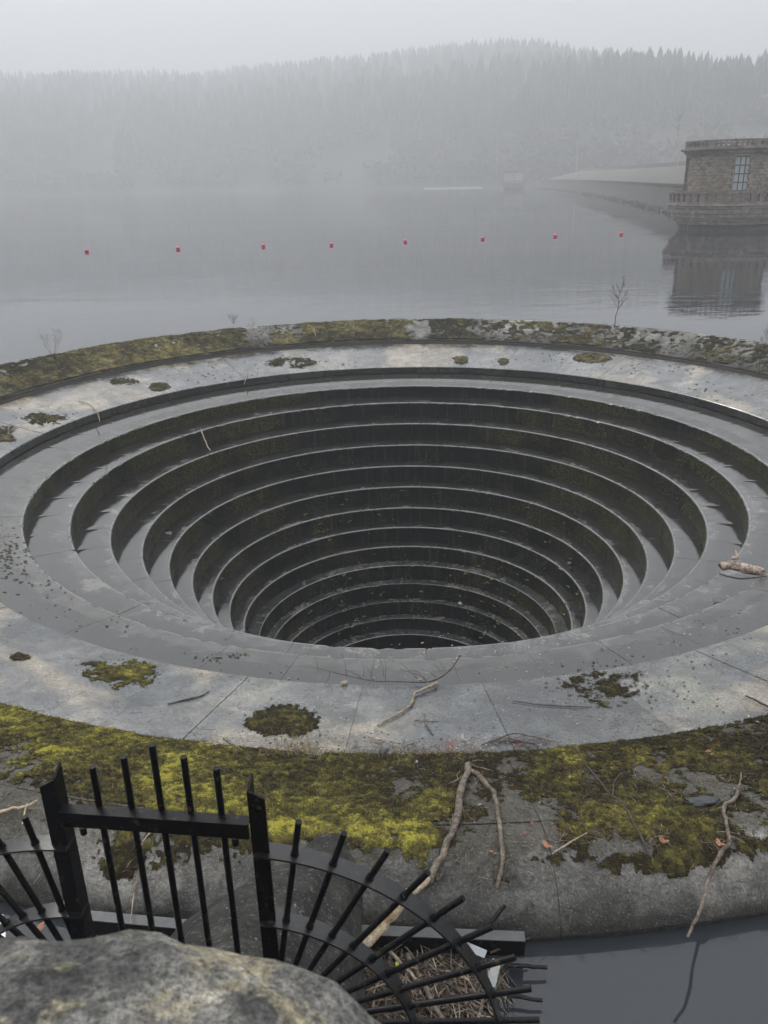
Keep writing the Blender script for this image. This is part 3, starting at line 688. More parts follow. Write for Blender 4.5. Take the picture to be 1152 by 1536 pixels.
# dark scattered lichen lumps on the apron and first tread: one part of the setting
def patch(px, py, rx, ry, label, tone, dens=1.0, far=False, bright=None, hgt=.02):
    P = surf(px, py); r = math.hypot(P.x-BC[0], P.y-BC[1]); th = math.atan2(P.x-BC[0], -(P.y-BC[1]))
    A = surf(px-rx*1.4, py); B = surf(px+rx*1.4, py); C_ = surf(px, py-ry*1.4); D_ = surf(px, py+ry*1.4)
    pts = [A, B, C_, D_, surf(px-rx, py-ry), surf(px+rx, py+ry), surf(px-rx, py+ry), surf(px+rx, py-ry)]
    rr = [math.hypot(p.x-BC[0], p.y-BC[1]) for p in pts]; tt = [math.atan2(p.x-BC[0], -(p.y-BC[1])) for p in pts]
    tt = [t if abs(t-th) < 3 else t+2*math.pi*(1 if t < th else -1) for t in tt]
    root = thing('moss_patch', (P.x, P.y, P.z), label, 'moss patch', 'moss patches on the stone apron')
    st = .03 if far else .011
    def dn(qx, qy, X, Y, Rr, T):
        e = 1-((qx-px)/rx)**2-((qy-py)/ry)**2; n_ = .6*fbm(X*(3 if far else 7), Y*(3 if far else 7), int(px), 3)+.4*fbm(X*25, Y*25, int(py), 2)
        return e*.9*dens - (n_-.35)*1.6*(1 if dens >= 1 else 1.5)*.8
    make_moss('moss_patch', min(tt), max(tt), max(8.16, min(rr)), min(9.87, max(rr)), st/9, st, dn, lambda a, b_, X, Y: tone+(fbm(X*6, Y*6, 61, 3)-.5)*.6, M_mossfar if far else M_moss, 1.2, '', hgt=hgt, parent=root, bs=.02 if far else .009)
patch(425, 1081, 62, 27, 'largest round olive moss cushion on the near apron, above the gate', .30)
patch(183, 1010, 70, 24, 'long yellow moss strip along a slab joint on the left apron', .62, .8)
patch(905, 1030, 62, 30, 'dark patchy moss spots on the right part of the near apron', .15, .45)
patch(30, 986, 22, 7, 'small moss strip at the left edge of the near apron', .3, .7)
patch(888, 537, 32, 9, 'oval green moss cushion on the far apron below the sapling', .50, 1.3, True)
patch(691, 540, 16, 8, 'small olive moss clump on the far apron at its middle', .5, .9, True)
patch(755, 543, 10, 6, 'tiny moss clump right of the middle clump on the far apron', .4, .9, True)
patch(186, 572, 26, 8, 'brownish flat moss clump on the left apron under the mossy rim', .35, .9, True)
patch(240, 581, 18, 8, 'round brown moss clump on the left apron nearest the step edge', .4, 1, True)
patch(440, 543, 50, 10, 'broken dark moss scatter on the far apron left of the middle', .2, .6, True)
patch(65, 628, 34, 12, 'broken moss scatter on the left apron lower part', .3, .7, True)
patch(10, 650, 26, 16, 'moss clump on the apron at the left edge of the view', .35, .8, True)
# dark lichen lumps
lm = MB()
def lump(P, s):
    n = 6; V = [P+Vector((0, 0, s*.3))]; ph = rs.uniform(0, 6)
    for ring, (k, hz) in enumerate(((.62, .4), (1.0, -.02))):
        for j in range(n):
            a = ph+2*math.pi*j/n; q_ = s*k*rs.uniform(.7, 1.25); V.append(P+Vector((q_*math.cos(a), q_*math.sin(a), hz*s*.38)))
    F_ = [(0, 1+j, 1+(j+1) % n) for j in range(n)] + [(1+j, 1+n+j, 1+n+(j+1) % n, 1+(j+1) % n) for j in range(n)]
    lm.add(V, F_, True)
def scatter(px, py, rx, ry, n, s0, s1):
    for _ in range(n):
        x = px+rs.gauss(0, .5)*rx; y = py+rs.gauss(0, .5)*ry; p = surf(x, y); r = math.hypot(p.x-BC[0], p.y-BC[1])
        if r < 8.2 or r > 9.85:
            if r < 8.13 and 7.12 < (rr_ := math.hypot(*(np.array(atz(x, y, -.66))[:2]-np.array(BC)))) < 8.0: p = Vector(atz(x, y, -.75+(rr_-7.09)*.125))
            else: continue
        lump(p, rs.uniform(s0*.5, s1*.8))
for a in [(860,1022,40,18,40,.012,.03),(905,1040,60,26,60,.012,.04),(430,540,60,12,90,.03,.06),(330,985,50,8,30,.015,.03),(20,835,40,40,130,.02,.045),(90,880,60,30,30,.012,.03),
          (70,625,60,18,60,.02,.05),(700,545,60,8,14,.02,.04),(830,535,70,10,26,.03,.05),(300,560,90,14,60,.02,.05),(1000,1040,90,40,50,.010,.022),(480,1110,160,20,50,.008,.018),
          (640,1060,160,50,50,.006,.014),(250,1010,200,50,40,.006,.02),(1060,960,80,60,60,.008,.02),(930,1000,60,14,24,.01,.025),(990,550,90,14,40,.02,.05),(120,930,90,30,24,.01,.03),
          (555,548,90,8,20,.02,.04),(235,655,60,14,40,.02,.05),(1090,590,60,20,30,.02,.05)]:
    scatter(*a)
q = Nt('dark_lichen'); q.col(q.ramp(q.noise(12, 3), [(.3, (.022,.022,.017)), (.7, (.06,.056,.03))])).rough(.95); M_lich = q.m
tag(lm.build('lichen', M_lich), 'small dark lichen and dirt lumps dotted over the wet apron slabs', 'lichen', kind='stuff')
# the far crest carries black lichen tufts too
lm = MB()
for _ in range(2600):
    px = rs.uniform(640, 1152) if rs.random() < .75 else rs.uniform(380, 470); th = None
    a = rs.uniform(R_(120), R_(250)); r = rs.uniform(10.0, 11.55); p = Vector((BC[0]+r*math.sin(a), BC[1]-r*math.cos(a), zprof(r)))
    x_, y_ = proj(p)
    if not (700 < x_ < 1190 or 380 < x_ < 480): continue
    if vnoise(p.x*1.2, p.y*1.2, 71) < .35: continue
    lump(p, rs.uniform(.015, .055))
tag(lm.build('lichen', M_lich), 'dark lichen tufts spotting the far crest of the round rim', 'lichen', kind='stuff')

# moss and little ferns on the risers of the hole
fm = MB()
def on_riser(k, th, t, n_off=.0):
    r, z = RINGS[k]; z2 = RINGS[k+1][1]; return Vector((BC[0]+(r-n_off)*math.sin(th), BC[1]-(r-n_off)*math.cos(th), z-(z-z2)*t))
ms = MB(); cnt = 0
for _ in range(26000):
    k = rs.randrange(1, 13); th = rs.uniform(R_(60), R_(300)); t = rs.uniform(.04, 1)
    side = max(0, 1-abs(abs(math.degrees(th)-180)-75)/60)
    if vnoise(th*9+k*3.3, k*1.7, 81) + .25*side < .62+.25*(1-t)*.6: continue
    p = on_riser(k, th, t, .0); s = rs.uniform(.012, .035); a = rs.uniform(0, 6)
    inw = Vector((-math.sin(th), math.cos(th), 0)); tan = Vector((math.cos(th), math.sin(th), 0))
    d = (inw*rs.uniform(.4, 1)+tan*rs.uniform(-.7, .7)+Vector((0,0,rs.uniform(-1.2,.2)))).normalized()
    ms.add([p-tan*s*.4, p+tan*s*.4, p+d*s*1.3], [(0,1,2)])
q = Nt('riser_moss'); q.col(q.ramp(q.noise(3, 4, .7), [(.35, (.010,.011,.006)), (.5, (.028,.030,.010)), (.68, (.085,.088,.022))])).rough(.9)
tag(ms.build('riser_moss', q.m, bell), kind='stuff')
def fern(P, s, nrm):
    V = []; 
    for j in range(rs.randint(3, 6)):
        a = rs.uniform(0, 6.28); d = Vector((math.cos(a), math.sin(a), rs.uniform(-.3, .8))).normalized()+nrm*.8; d.normalize(); sd_ = d.cross(Vector((0,0,1))).normalized()*s*.3
        fm.add([P, P+d*s*.5+sd_, P+d*s, P+d*s*.5-sd_], [(0,1,2,3)])
for _ in range(150):
    k = rs.randrange(6, 14); th = rs.uniform(R_(115), R_(215)) if rs.random() < .75 else rs.uniform(R_(80), R_(280)); P = on_riser(k, th, rs.uniform(.1, .9), .01)
    if rs.random() < .5: P = on_riser(k, th, .02)
    fern(P, rs.uniform(.03, .09), Vector((-math.sin(th), math.cos(th), 0)))
tag(fm.build('fern_growth', M_fern, bell), kind='stuff')

# ------------------------------------------------------------------ saplings
def sapling(px, py_base, h, label, name='sapling', spread=.35, far_fn=None, n=12, tk=.013):
    P = far_fn(px, py_base) if far_fn else surf_far(px, py_base)
    t = thing(name, P, label, 'sapling' if name == 'sapling' else 'shrub', 'bare saplings rooted in the rim')
    m = MB(); m2 = MB()
    stems = 1 if name == 'sapling' else 6
    for s in range(stems):
        lean = Vector((rs.uniform(-1, 1)*(.10 if stems == 1 else .8), rs.uniform(-.3, .3), 1)).normalized(); pts = [P]
        for k in range(1, 6): pts.append(P+lean*h*k/5+Vector((rs.uniform(-.02,.02)*h*2, 0, 0)))
        m.tube(pts, [tk*(1-.15*k) for k in range(6)], 5)
        for b in range(n):
            q0 = rs.uniform(.25, .95); i = min(4, int(q0*5)); b0 = pts[i].lerp(pts[i+1], q0*5-i); sd_ = 1 if b % 2 else -1
            L = h*spread*(1.15-q0)*rs.uniform(.6, 1.2); d = Vector((sd_*rs.uniform(.5, 1), rs.uniform(-.6, .6), rs.uniform(.6, 1.3))).normalized()
            b1 = b0+d*L*.5; b2 = b0+d*L+Vector((0,0,L*.12)); m2.tube([b0, b1, b2], [tk*.55, tk*.42, tk*.3], 4)
            for c in range(3):
                e0 = b0.lerp(b2, rs.uniform(.4, .9)); m2.tube([e0, e0+Vector((rs.uniform(-.5,.5)+sd_*.3, rs.uniform(-.4,.4), rs.uniform(.2,.9))).normalized()*L*.4], [tk*.32, tk*.25], 3)
    m.build('trunk', M_twig, t); m2.build('branches', M_twig, t); return t
def surf_far(px, py):
    z = .2
    for _ in range(80):
        P = atz(px, py, z); r = math.hypot(P[0]-BC[0], P[1]-BC[1]); z = .7*z+.3*zprof(min(max(r, 8.2), 11.5))
    return Vector((P[0], P[1], z))
sapling(922, 491, 1.55, 'tallest bare sapling on the far rim left of the tower reflection')
sapling(908, 520, .75, 'small bare sapling at the foot of the tallest one on the far rim', tk=.008)
sapling(1138, 556, 1.2, 'bare sapling on the right end of the mossy far rim', tk=.009)
sapling(82, 540, .85, 'tangled bare shrub on the left of the mossy far rim', 'bare_shrub', .4, n=5, tk=.0035)
sapling(378, 520, .9, 'thin bare sapling where the far rim loses its moss', tk=.005)
sapling(350, 486, .35, 'tiny bare shrub poking over the far crest left of centre', 'bare_shrub', .7, n=3, tk=.004)

# ------------------------------------------------------------------ branches and sticks
def smooth_pts(pts, n=4):
    out = []
    for i in range(len(pts)-1):
        p0 = pts[max(i-1,0)]; p1 = pts[i]; p2 = pts[i+1]; p3 = pts[min(i+2, len(pts)-1)]
        for k in range(n):
            t = k/n; out.append(.5*((2*p1)+(p2-p0)*t+(2*p0-5*p1+4*p2-p3)*t*t+(3*p1-p0-3*p2+p3)*t**3))
    return out+[pts[-1]]
def limb(mb, pts, rads, n=8, knot=.12, flat=.9):
    P = smooth_pts(pts); k = len(P); rr = np.interp(np.linspace(0, 1, k), np.linspace(0, 1, len(rads)), rads)
    rr = [float(r)*rs.uniform(1-knot, 1+knot) for r in rr]; P = [p+Vector((rs.gauss(0,.30), rs.gauss(0,.30), rs.gauss(0,.12)))*float(r) for p, r in zip(P, rr)]
    mb.tube(P, rr, n, True, flat)
S = surf
def branch(label, mat, limbs, name='branch', cat='branch', group=None):
    P0 = limbs[0][0][0]; t = thing(name, P0, label, cat, group)
    for i, (pts, rads) in enumerate(limbs):
        m = MB(); limb(m, pts, rads); m.build('stem' if i == 0 else 'twig', mat if i == 0 or len(rads) > 3 else mat, t)
    return t
branch('forked grey driftwood branch lying down over the rim, its two arms pointing at the water', M_wood,
  [([S(702,1156,.04),S(690,1200,.035),S(682,1245,.035),S(662,1290,.04),S(645,1325,.04),S(634,1337,.05)], [.030,.030,.027,.028,.030,.022]),
   ([S(700,1158,.04),S(722,1172,.03),S(742,1200,.025),S(750,1240,.025),S(754,1290,.03),S(745,1342,.05)], [.022,.022,.019,.018,.018,.012]),
   ([S(693,1170,.03),S(675,1178,.02),S(657,1182,.01)], [.010,.007,.004]),
   ([S(706,1153,.04),S(725,1156,.02),S(748,1160,.01)], [.010,.006,.004]),
   ([S(655,1318,.04),S(658,1326,.04),S(664,1312,.04)], [.010,.010,.006])], 'driftwood_branch')
def Z(x, y, z): return Vector(atz(x, y, z))
branch('thick stripped log leaning from the floating debris up against the lip behind the fan', M_pale,
  [([Z(638,1318,.48),Z(606,1352,.42),Z(575,1388,.30),Z(530,1430,.20),Z(492,1470,.12)], [.028,.036,.040,.036,.030])], 'driftwood_log', 'log')
branch('crooked pale stick on the near apron with a dark broken end', M_twigl,
  [([S(566,1090,.012),S(585,1080,.02),S(603,1070,.022),S(617,1058,.024),S(622,1043,.026),S(630,1040,.028),S(655,1029,.035)], [.007,.013,.015,.014,.013,.016,.019])], 'stick', 'stick')
tw = [([S(690,995,.10),S(672,1015,.06),S(645,1026,.03),S(600,1026,.03),S(560,1025,.03),S(520,1018,.04),S(476,1008,.05)], [.010,.009,.008,.006,.005,.004,.003])]
for (a, b_) in (((560,1024),(545,1003)),((520,1018),(512,985)),((545,1023),(517,1010)),((578,1025),(576,990)),((545,1018),(544,1005)),((495,1012),(490,1030)),((625,1022),(600,1000)),((600,1008),(640,1025)),
               ((655,1020),(632,1010)),((660,1012),(650,1003)),((576,1018),(567,990)),((476,1008),(473,995)),((640,1026),(620,1010)),((668,1015),(660,1000))):
    tw.append(([S(*a,.03), S((a[0]+b_[0])/2+2,(a[1]+b_[1])/2,.05), S(*b_,.05)], [.004,.003,.002]))
branch('thin dark twig with many side shoots lying across the apron edge by the hole', M_twig, tw, 'twig', 'twig')
branch('crooked grey branch with an upper hook whose lower end hangs over the water', M_wood,
  [([S(1108,1183,.04),S(1102,1203,.035),S(1086,1214,.03),S(1087,1240,.03),S(1094,1268,.035),S(1080,1285,.035),S(1071,1302,.04),S(1062,1325,.05),Z(1053,1352,.42),Z(1044,1380,.40),Z(1031,1406,.36)],
    [.010,.014,.016,.013,.014,.017,.014,.012,.011,.010,.009]),
   ([S(1086,1215,.03),S(1070,1218,.02),S(1048,1223,.01)], [.006,.004,.003]),
   ([S(1108,1183,.04),S(1110,1174,.05),S(1110,1168,.06)], [.008,.006,.004])])
branch('dark twisted twig on the moss left of the hooked branch', M_twig,
  [([S(866,1128,.03),S(875,1145,.02),S(895,1170,.02),S(915,1195,.02),S(931,1208,.03),S(945,1230,.03),S(958,1255,.03),S(975,1290,.03)], [.006,.007,.007,.008,.012,.010,.010,.008]),
   ([S(931,1208,.03),S(905,1204,.02),S(885,1205,.02),S(862,1196,.01)], [.008,.007,.006,.004]),
   ([S(918,1200,.03),S(921,1180,.05),S(935,1168,.06),S(950,1174,.05)], [.007,.006,.005,.003])], 'twig', 'twig')
branch('long straight dark twig on the right part of the near apron', M_twig, [([S(768,1052,.01),S(800,1057,.01),S(840,1060,.01),S(882,1062,.01)], [.004,.006,.006,.006])], 'twig', 'twig')
branch('short dark stick lying across the joint on the left apron', M_twig, [([S(252,1057,.01),S(275,1052,.012),S(300,1046,.012),S(314,1038,.01)], [.006,.009,.008,.004])], 'stick', 'stick')
branch('bent thin twig with a right angle on the near apron left of the moss cushion', M_twigl, [([S(293,1094,.02),S(308,1098,.03),S(325,1101,.05),S(325,1108,.03),S(325,1120,.01)], [.003,.004,.004,.003,.003])], 'twig', 'twig')
branch('thick short twig with a pale broken knot at the edge of the moss', M_wood, [([S(336,1112,.03),S(350,1122,.03),S(365,1130,.02),S(378,1140,.02)], [.014,.009,.009,.006])], 'twig', 'twig')
branch('small pale split stick beside the round dark pebble', M_birch, [([S(553,1108,.02),S(562,1110,.02),S(574,1112,.02)], [.010,.011,.010])], 'stick', 'stick')
branch('short forked stick standing in the middle of the near apron', M_wood, [([S(637,1072,.01),S(638,1082,.015),S(643,1093,.012),S(650,1103,.01)], [.006,.008,.009,.006])], 'stick', 'stick')
branch('thin straight twig crossing behind the short forked stick', M_twig, [([S(622,1081,.006),S(640,1083,.006),S(657,1083,.006)], [.004,.004,.003])], 'twig', 'twig')
branch('tangle of thin brown twigs on the apron edge right of the driftwood fork', M_twig,
  [([S(722,1119,.01),S(745,1112,.02),S(770,1103,.02),S(800,1108,.02),S(840,1116,.01)], [.005,.006,.005,.004,.003])]+
  [([S(726+8*k,1118-k,.01),S(748+9*k,1108+2*k,.02),S(775+7*k,1112+k,.01)], [.003,.003,.002]) for k in range(7)], 'twig', 'twig')
branch('white peeled stick at the left edge beyond the leftmost bars', M_pale, [([S(-8,1226,.03),S(20,1219,.04),S(40,1216,.04),S(58,1209,.05)], [.012,.011,.009,.006]), ([S(42,1212,.04),S(38,1225,.03),S(34,1240,.02)], [.008,.007,.005])], 'stick', 'stick')
branch('curved pale root hanging down the lip behind the gate bars', M_twigl, [([S(262,1240,.02),S(240,1246,.03),S(222,1258,.03),S(212,1278,.03),S(210,1310,.05),S(203,1350,.06),Z(196,1385,.25)], [.005,.007,.006,.006,.006,.005,.004])], 'twig', 'twig')
branch('short pale twig lying on moss in front of the bare stone patch', M_twigl, [([S(828,1284,.02),S(850,1272,.03),S(880,1256,.04)], [.008,.007,.005])], 'twig', 'twig')
branch('black stick on the apron at the right edge of the view', M_twig, [([S(1118,1045,.01),S(1135,1053,.015),S(1160,1066,.01)], [.006,.010,.009])], 'stick', 'stick')
# birch log in the pool of the first tread
def T1z(x, y, h=0):
    z = -.66
    for _ in range(30):
        P = atz(x, y, z); r = math.hypot(P[0]-BC[0], P[1]-BC[1]); z = -.75+np.clip((r-7.09)*.125, 0, .13)
    return Vector((P[0], P[1], z+h))
branch('short peeling birch log lying on the wet first tread at the right', M_birch, [([T1z(1082,852,.07),T1z(1100,856,.07),T1z(1122,861,.07),T1z(1144,866,.07)], [.070,.075,.073,.062]), ([T1z(1098,848,.12),T1z(1104,852,.16),T1z(1100,845,.20)], [.03,.025,.015])], 'birch_log', 'log')
branch('thin twig under the birch log on the wet first tread', M_twig, [([T1z(1080,862,.01),T1z(1110,870,.02),T1z(1150,866,.02)], [.012,.014,.010])], 'twig', 'twig')
# pale hanging stalks
for (pts, lab) in (([(301,646),(306,658),(312,672),(316,678)], 'pale dry stalk lying on the third step at the left'), ([(118,604),(134,608),(146,620),(150,634)], 'pale curved stalk hanging from the left apron'),
                   ([(371,560),(369,570),(366,578)], 'short pale stalk at the far apron edge'), ([(468,484),(471,496),(477,518)], 'pale stalk lying down the mossy far rim')):
    P_ = [surf_far(*p)+Vector((0,0,.03)) for p in pts]
    branch(lab, M_twigl, [(P_, [.012,.012,.011,.008])], 'stalk', 'stalk')
# small twig litter all over moss (nobody could count it)
m = MB(); m2 = MB()
def ntwig(mb, P, L, r, z=.012, n=3):
    a = rs.uniform(0, 6.28); d = Vector((math.cos(a), math.sin(a), rs.uniform(-.1, .15))); b = Vector((-d.y, d.x, 0))*rs.uniform(-.2, .2)
    mb.tube([P+Vector((0,0,z)), P+d*L*.5+b*L+Vector((0,0,z)), P+d*L+Vector((0,0,z))], [r, r*.9, r*.6], n)
for _ in range(3600):
    x = rs.uniform(-20, 1172); y = rs.uniform(1060, 1330); P = S(x, y); r = math.hypot(P.x-BC[0], P.y-BC[1])
    if r < 9.95 and rs.random() < .8: continue
    if x < 620 and rs.random() < .55: continue
    ntwig(m if rs.random() < .6 else m2, P, rs.uniform(.02, .11), rs.uniform(.0008, .0025), .014 if r > 9.9 else .004)
for (x, y, rx, ry, n) in ((450,1130,60,10,60),(600,1125,60,10,120),(690,1135,50,10,90),(985,1262,18,20,70),(1085,1262,40,14,80),(850,1262,50,10,40),(780,1112,60,10,50),(700,1190,30,40,30),(415,1290,20,8,20),(330,1120,40,14,20),(930,1090,100,40,30)):
    for _ in range(n):
        ntwig(m if rs.random() < .6 else m2, S(x+rs.gauss(0,.5)*rx, y+rs.gauss(0,.5)*ry), rs.uniform(.03, .13), rs.uniform(.001, .003), rs.uniform(.01, .035))
tag(m.build('twig_litter', M_twig), 'fine dark broken twigs strewn over the mossy near rim', 'twig litter', kind='stuff')
tag(m2.build('straw_litter', M_twigl), 'fine pale straw and stalks strewn over the mossy near rim', 'straw litter', kind='stuff')
# grass blades along the joint
gm = MB(); 
def blade(P, h, mb=None):
    a = rs.uniform(0, 6.28); w_ = Vector((math.cos(a), math.sin(a), 0))*.0018; l = Vector((rs.gauss(0,.3), rs.gauss(0,.3), 1))*h
    (mb or gm).add([P-w_, P+w_, P+l*.6+w_*.6, P+l+Vector((rs.gauss(0,.2)*h,rs.gauss(0,.2)*h,-.1*h)), P+l*.6-w_*.6], [(0,1,2,3,4)])
for _ in range(5200):
    u = rs.random()
    if u < .55: P = S(rs.gauss(350, 45), rs.gauss(1206, 9))
    elif u < .85: P = S(rs.uniform(400, 640), rs.gauss(1222, 5))
    else: P = S(rs.uniform(380, 760), rs.gauss(1133, 3))
    blade(P, rs.uniform(.015, .05))
tag(gm.build('grass', M_grass), 'short pale green grass sprouting in the rim joint beside the gate', 'grass', kind='stuff')
gm = MB()
for _ in range(900): blade(S(rs.gauss(445, 22), rs.gauss(1120, 8)) if rs.random() < .4 else S(rs.uniform(400, 740), rs.gauss(1132, 4)), rs.uniform(.02, .09))
tag(gm.build('dry_grass', M_straw), 'dry straw coloured stalks along the inner edge of the near rim', 'dry grass', kind='stuff')

# leaves --------------------------------------------------------------------
def leaf(mb, P, s, up_=.01):
    a = rs.uniform(0, 6.28); d = Vector((math.cos(a), math.sin(a), rs.uniform(-.2,.3))); b = Vector((-math.sin(a), math.cos(a), rs.uniform(-.3,.3)))
    P = P+Vector((0,0,up_)); cu = Vector((0,0,s*rs.uniform(-.1,.25)))
    mb.add([P-d*s, P-d*s*.3+b*s*.45+cu, P+d*s*.5+b*s*.4+cu, P+d*s, P+d*s*.5-b*s*.4+cu, P-d*s*.3-b*s*.45+cu], [(0,1,2,3),(0,3,4,5)])
for (x, y, s, lab, mt) in ((818,1271,.035,'brown leaf on the moss above the bare stone', M_leaf),(992,1264,.035,'brown curled leaf in a nest of twigs on the right moss', M_leaf),(1076,1268,.035,'orange brown leaf under the hooked branch', M_leaf),
                      (1062,1132,.03,'pale brown leaf at the inner edge of the right moss', M_leaf),(737,1282,.018,'small orange leaf beside the right arm of the driftwood', M_leaf),(693,1110,.035,'pinkish leaf on the apron edge above the driftwood fork', M_leafp)):
    t = MB(); leaf(t, S(x, y), s, .03); leaf(t, S(x+6, y+4), s*.7, .035); tag(t.build('dead_leaf', mt), lab, 'leaf')
lt = MB(); lr = MB()
for _ in range(260):
    u = rs.random()
    if u < .55: x, y = rs.uniform(560, 1150), 0; y = 985-(x-600)**2/600**2*95+rs.gauss(0, 20) if x > 600 else 985+rs.gauss(0, 12)
    elif u < .8: x, y = rs.uniform(700, 1150), rs.uniform(960, 1090)
    else: x, y = rs.uniform(0, 600), rs.uniform(900, 1080)
    P = S(x, y); r = math.hypot(P.x-BC[0], P.y-BC[1])
    if r < 8.15: P = T1z(x, y)
    leaf(lt if rs.random() < .75 else lr, P, rs.uniform(.006, .022), .004)
for _ in range(260):
    x, y = rs.choice([(rs.gauss(690, 18), rs.gauss(1118, 9)), (rs.gauss(640, 30), rs.gauss(1134, 5)), (rs.gauss(430, 25), rs.gauss(1125, 6)), (rs.gauss(800,40), rs.gauss(1118,5)), (rs.uniform(700,1150), rs.uniform(1130,1290))])
    leaf(lr if rs.random() < .7 else lt, S(x, y), rs.uniform(.008, .022), .012)
tag(lt.build('leaf_flecks', M_leafp), 'pale scattered leaf fragments on the wet stone near the hole', 'leaf litter', kind='stuff')
tag(lr.build('leaf_litter', M_leafr), 'reddish scattered leaf fragments along the moss edge', 'leaf litter', kind='stuff')

# pebbles, slate
def rock(name, P, s, label, mat, cat, sq=(1,1,.5), seed=1):
    import bmesh
    bm = bmesh.new(); bmesh.ops.create_icosphere(bm, subdivisions=3, radius=1)
    for v in bm.verts:
        n_ = mnoise.noise(v.co*1.6+Vector((seed*3.1, 0, 0)))*.45+mnoise.noise(v.co*4+Vector((seed, 0, 0)))*.15
        v.co = Vector((v.co.x*sq[0], v.co.y*sq[1], v.co.z*sq[2]))*s*(1+n_)
    me = bpy.data.meshes.new(name); bm.to_mesh(me); bm.free(); me.materials.append(mat)
    for p in me.polygons: p.use_smooth = True
    o = link(name, me); o.location = P; tag(o, label, cat); return o
M_slate = flat_mat('slate', (.035,.038,.042), .55, .3, 40, .6)
M_peb = flat_mat('pebble', (.14,.145,.15), .5, .3, 30)
M_white = flat_mat('white_stone', (.5,.49,.46), .6, .2, 30)
rock('slate_slab', S(1055,1206,.03), .13, 'dark rough slate lying in the moss left of the hooked branch', M_slate, 'slate', (1,.35,.16), 2)
rock('pebble', S(575,1130,.02), .04, 'round dark wet pebble at the moss edge above the middle', M_slate, 'pebble', (1,1,.6), 3)
rock('broken_shell', S(517,1027,.02), .04, 'pale broken piece with twigs on the apron left of the twig', M_twigl, 'shell', (1,.7,.6), 5)
rock('stone', atz(522,757,-3.14), .05, 'pale oblong stone on a dark step inside the far side of the hole', M_white, 'stone', (1.4,.8,.6), 6)
rock('stone', atz(253,800,-2.28), .06, 'dark flat stone on the left steps of the hole', M_peb, 'stone', (1.2,.9,.5), 7)
rock('stone', atz(690,905,-5.2), .045, 'small pale round stone deep on the lower far step', M_white, 'stone', (1,1,.9), 8)
rock('stone', atz(854,845,-3.55), .04, 'small grey stone on a step at the right side of the hole', M_peb, 'stone', (1,1,.9), 9)

# ------------------------------------------------------------------ splitter pier, beams
pier = MB(); secs = []
for (y, xc, hw, zt) in ((4.42,-.42,.16,.50),(4.25,-.45,.24,.58),(4.0,-.56,.36,.70),(3.7,-.66,.46,.86),(3.3,-.74,.56,1.08),(2.8,-.80,.62,1.36),(2.3,-.82,.66,1.64),(1.6,-.82,.68,2.0),(.9,-.82,.68,2.1)):
    secs.append([(xc-hw*1.25, y, -.9), (xc-hw*1.08, y, zt*.45), (xc-hw*.80, y, zt*.80), (xc-hw*.35, y, zt*.97), (xc+hw*.10, y, zt), (xc+hw*.45, y, zt*.96), (xc+hw*.85, y, zt*.72), (xc+hw*1.02, y, zt*.40), (xc+hw*1.12, y, -.9)])
sub = []
for i in range(len(secs)-1):
    for t in np.linspace(0, 1, 7, endpoint=False): sub.append([Vector(a).lerp(Vector(b), t) for a, b in zip(secs[i], secs[i+1])])
sub.append([Vector(a) for a in secs[-1]])
fin = []
for s in sub:
    row = []
    for i in range(len(s)-1):
        for t in np.linspace(0, 1, 6, endpoint=False): row.append(s[i].lerp(s[i+1], t))
    row.append(s[-1]); fin.append([p+Vector((mnoise.noise(p*3), mnoise.noise(p*3+Vector((9,0,0))), mnoise.noise(p*3+Vector((0,9,0)))))*.035+Vector((0,0,mnoise.noise(p*11)*.012)) for p in row])
n_ = len(fin[0]); pier.add([p for r in fin for p in r], [(i*n_+j, i*n_+j+1, (i+1)*n_+j+1, (i+1)*n_+j) for i in range(len(fin)-1) for j in range(n_-1)], True)
pier.add(fin[0], [tuple(range(n_-1, -1, -1))]); pier.add(fin[-1], [tuple(range(n_))])
q = Nt('pier_stone'); nn = q.noise(4, 5, .7); c = q.ramp(nn, [(.3, (.008,.008,.007)), (.5, (.022,.022,.020)), (.7, (.07,.068,.058))])
c = q.mix(q.mr(q.noise(36, 4, .8), .58, .66, 0, .8), c, (.28,.27,.24)); q.col(c).rough(q.mr(q.noise(6, 4), .3, .7, .5, .85)); q.b.inputs['Specular IOR Level'].default_value = .3; q.bump([(q.noise(12, 6, .75), 1, .05), (q.noise(60, 4, .7), .5, .006)])
tag(pier.build('splitter_pier', q.m), 'dark rough stone ridge running down to the rim behind the black gate', 'pier')
for (x, y, s) in ((455,1264,.02),(470,1277,.018),(355,1363,.02)):
    pass
# black steel channel beams floating at the waterline
def channel(p0, p1, z, label):
    p0 = Vector(p0); p1 = Vector(p1); t = thing('steel_beam', (p0+p1)/2, label, 'beam', 'steel channels at the waterline'); d = (p1-p0).normalized(); L = (p1-p0).length; a = math.atan2(d.y, d.x); c = (p0+p1)/2
    m = MB(); m.box((c.x, c.y, z), (L, .075, .008), a); m.build('flange', M_steel, t)
    nx = Vector((math.sin(a), -math.cos(a), 0)); m = MB(); cc = c+nx*.030; m.box((cc.x, cc.y, z-.060), (L, .008, .112), a); m.build('web', M_paint, t)
    m = MB(); m.box((c.x, c.y, z-.121), (L, .075, .008), a); m.build('lower_flange', M_paint, t)
channel((-.25,3.90,0), (.82,3.82,0), .20, 'grey topped steel channel at the waterline behind the fan of bars, right of the pier')
channel((-2.02,4.06,0), (-1.12,3.94,0), .20, 'grey topped steel channel at the waterline left of the pier behind the gate')

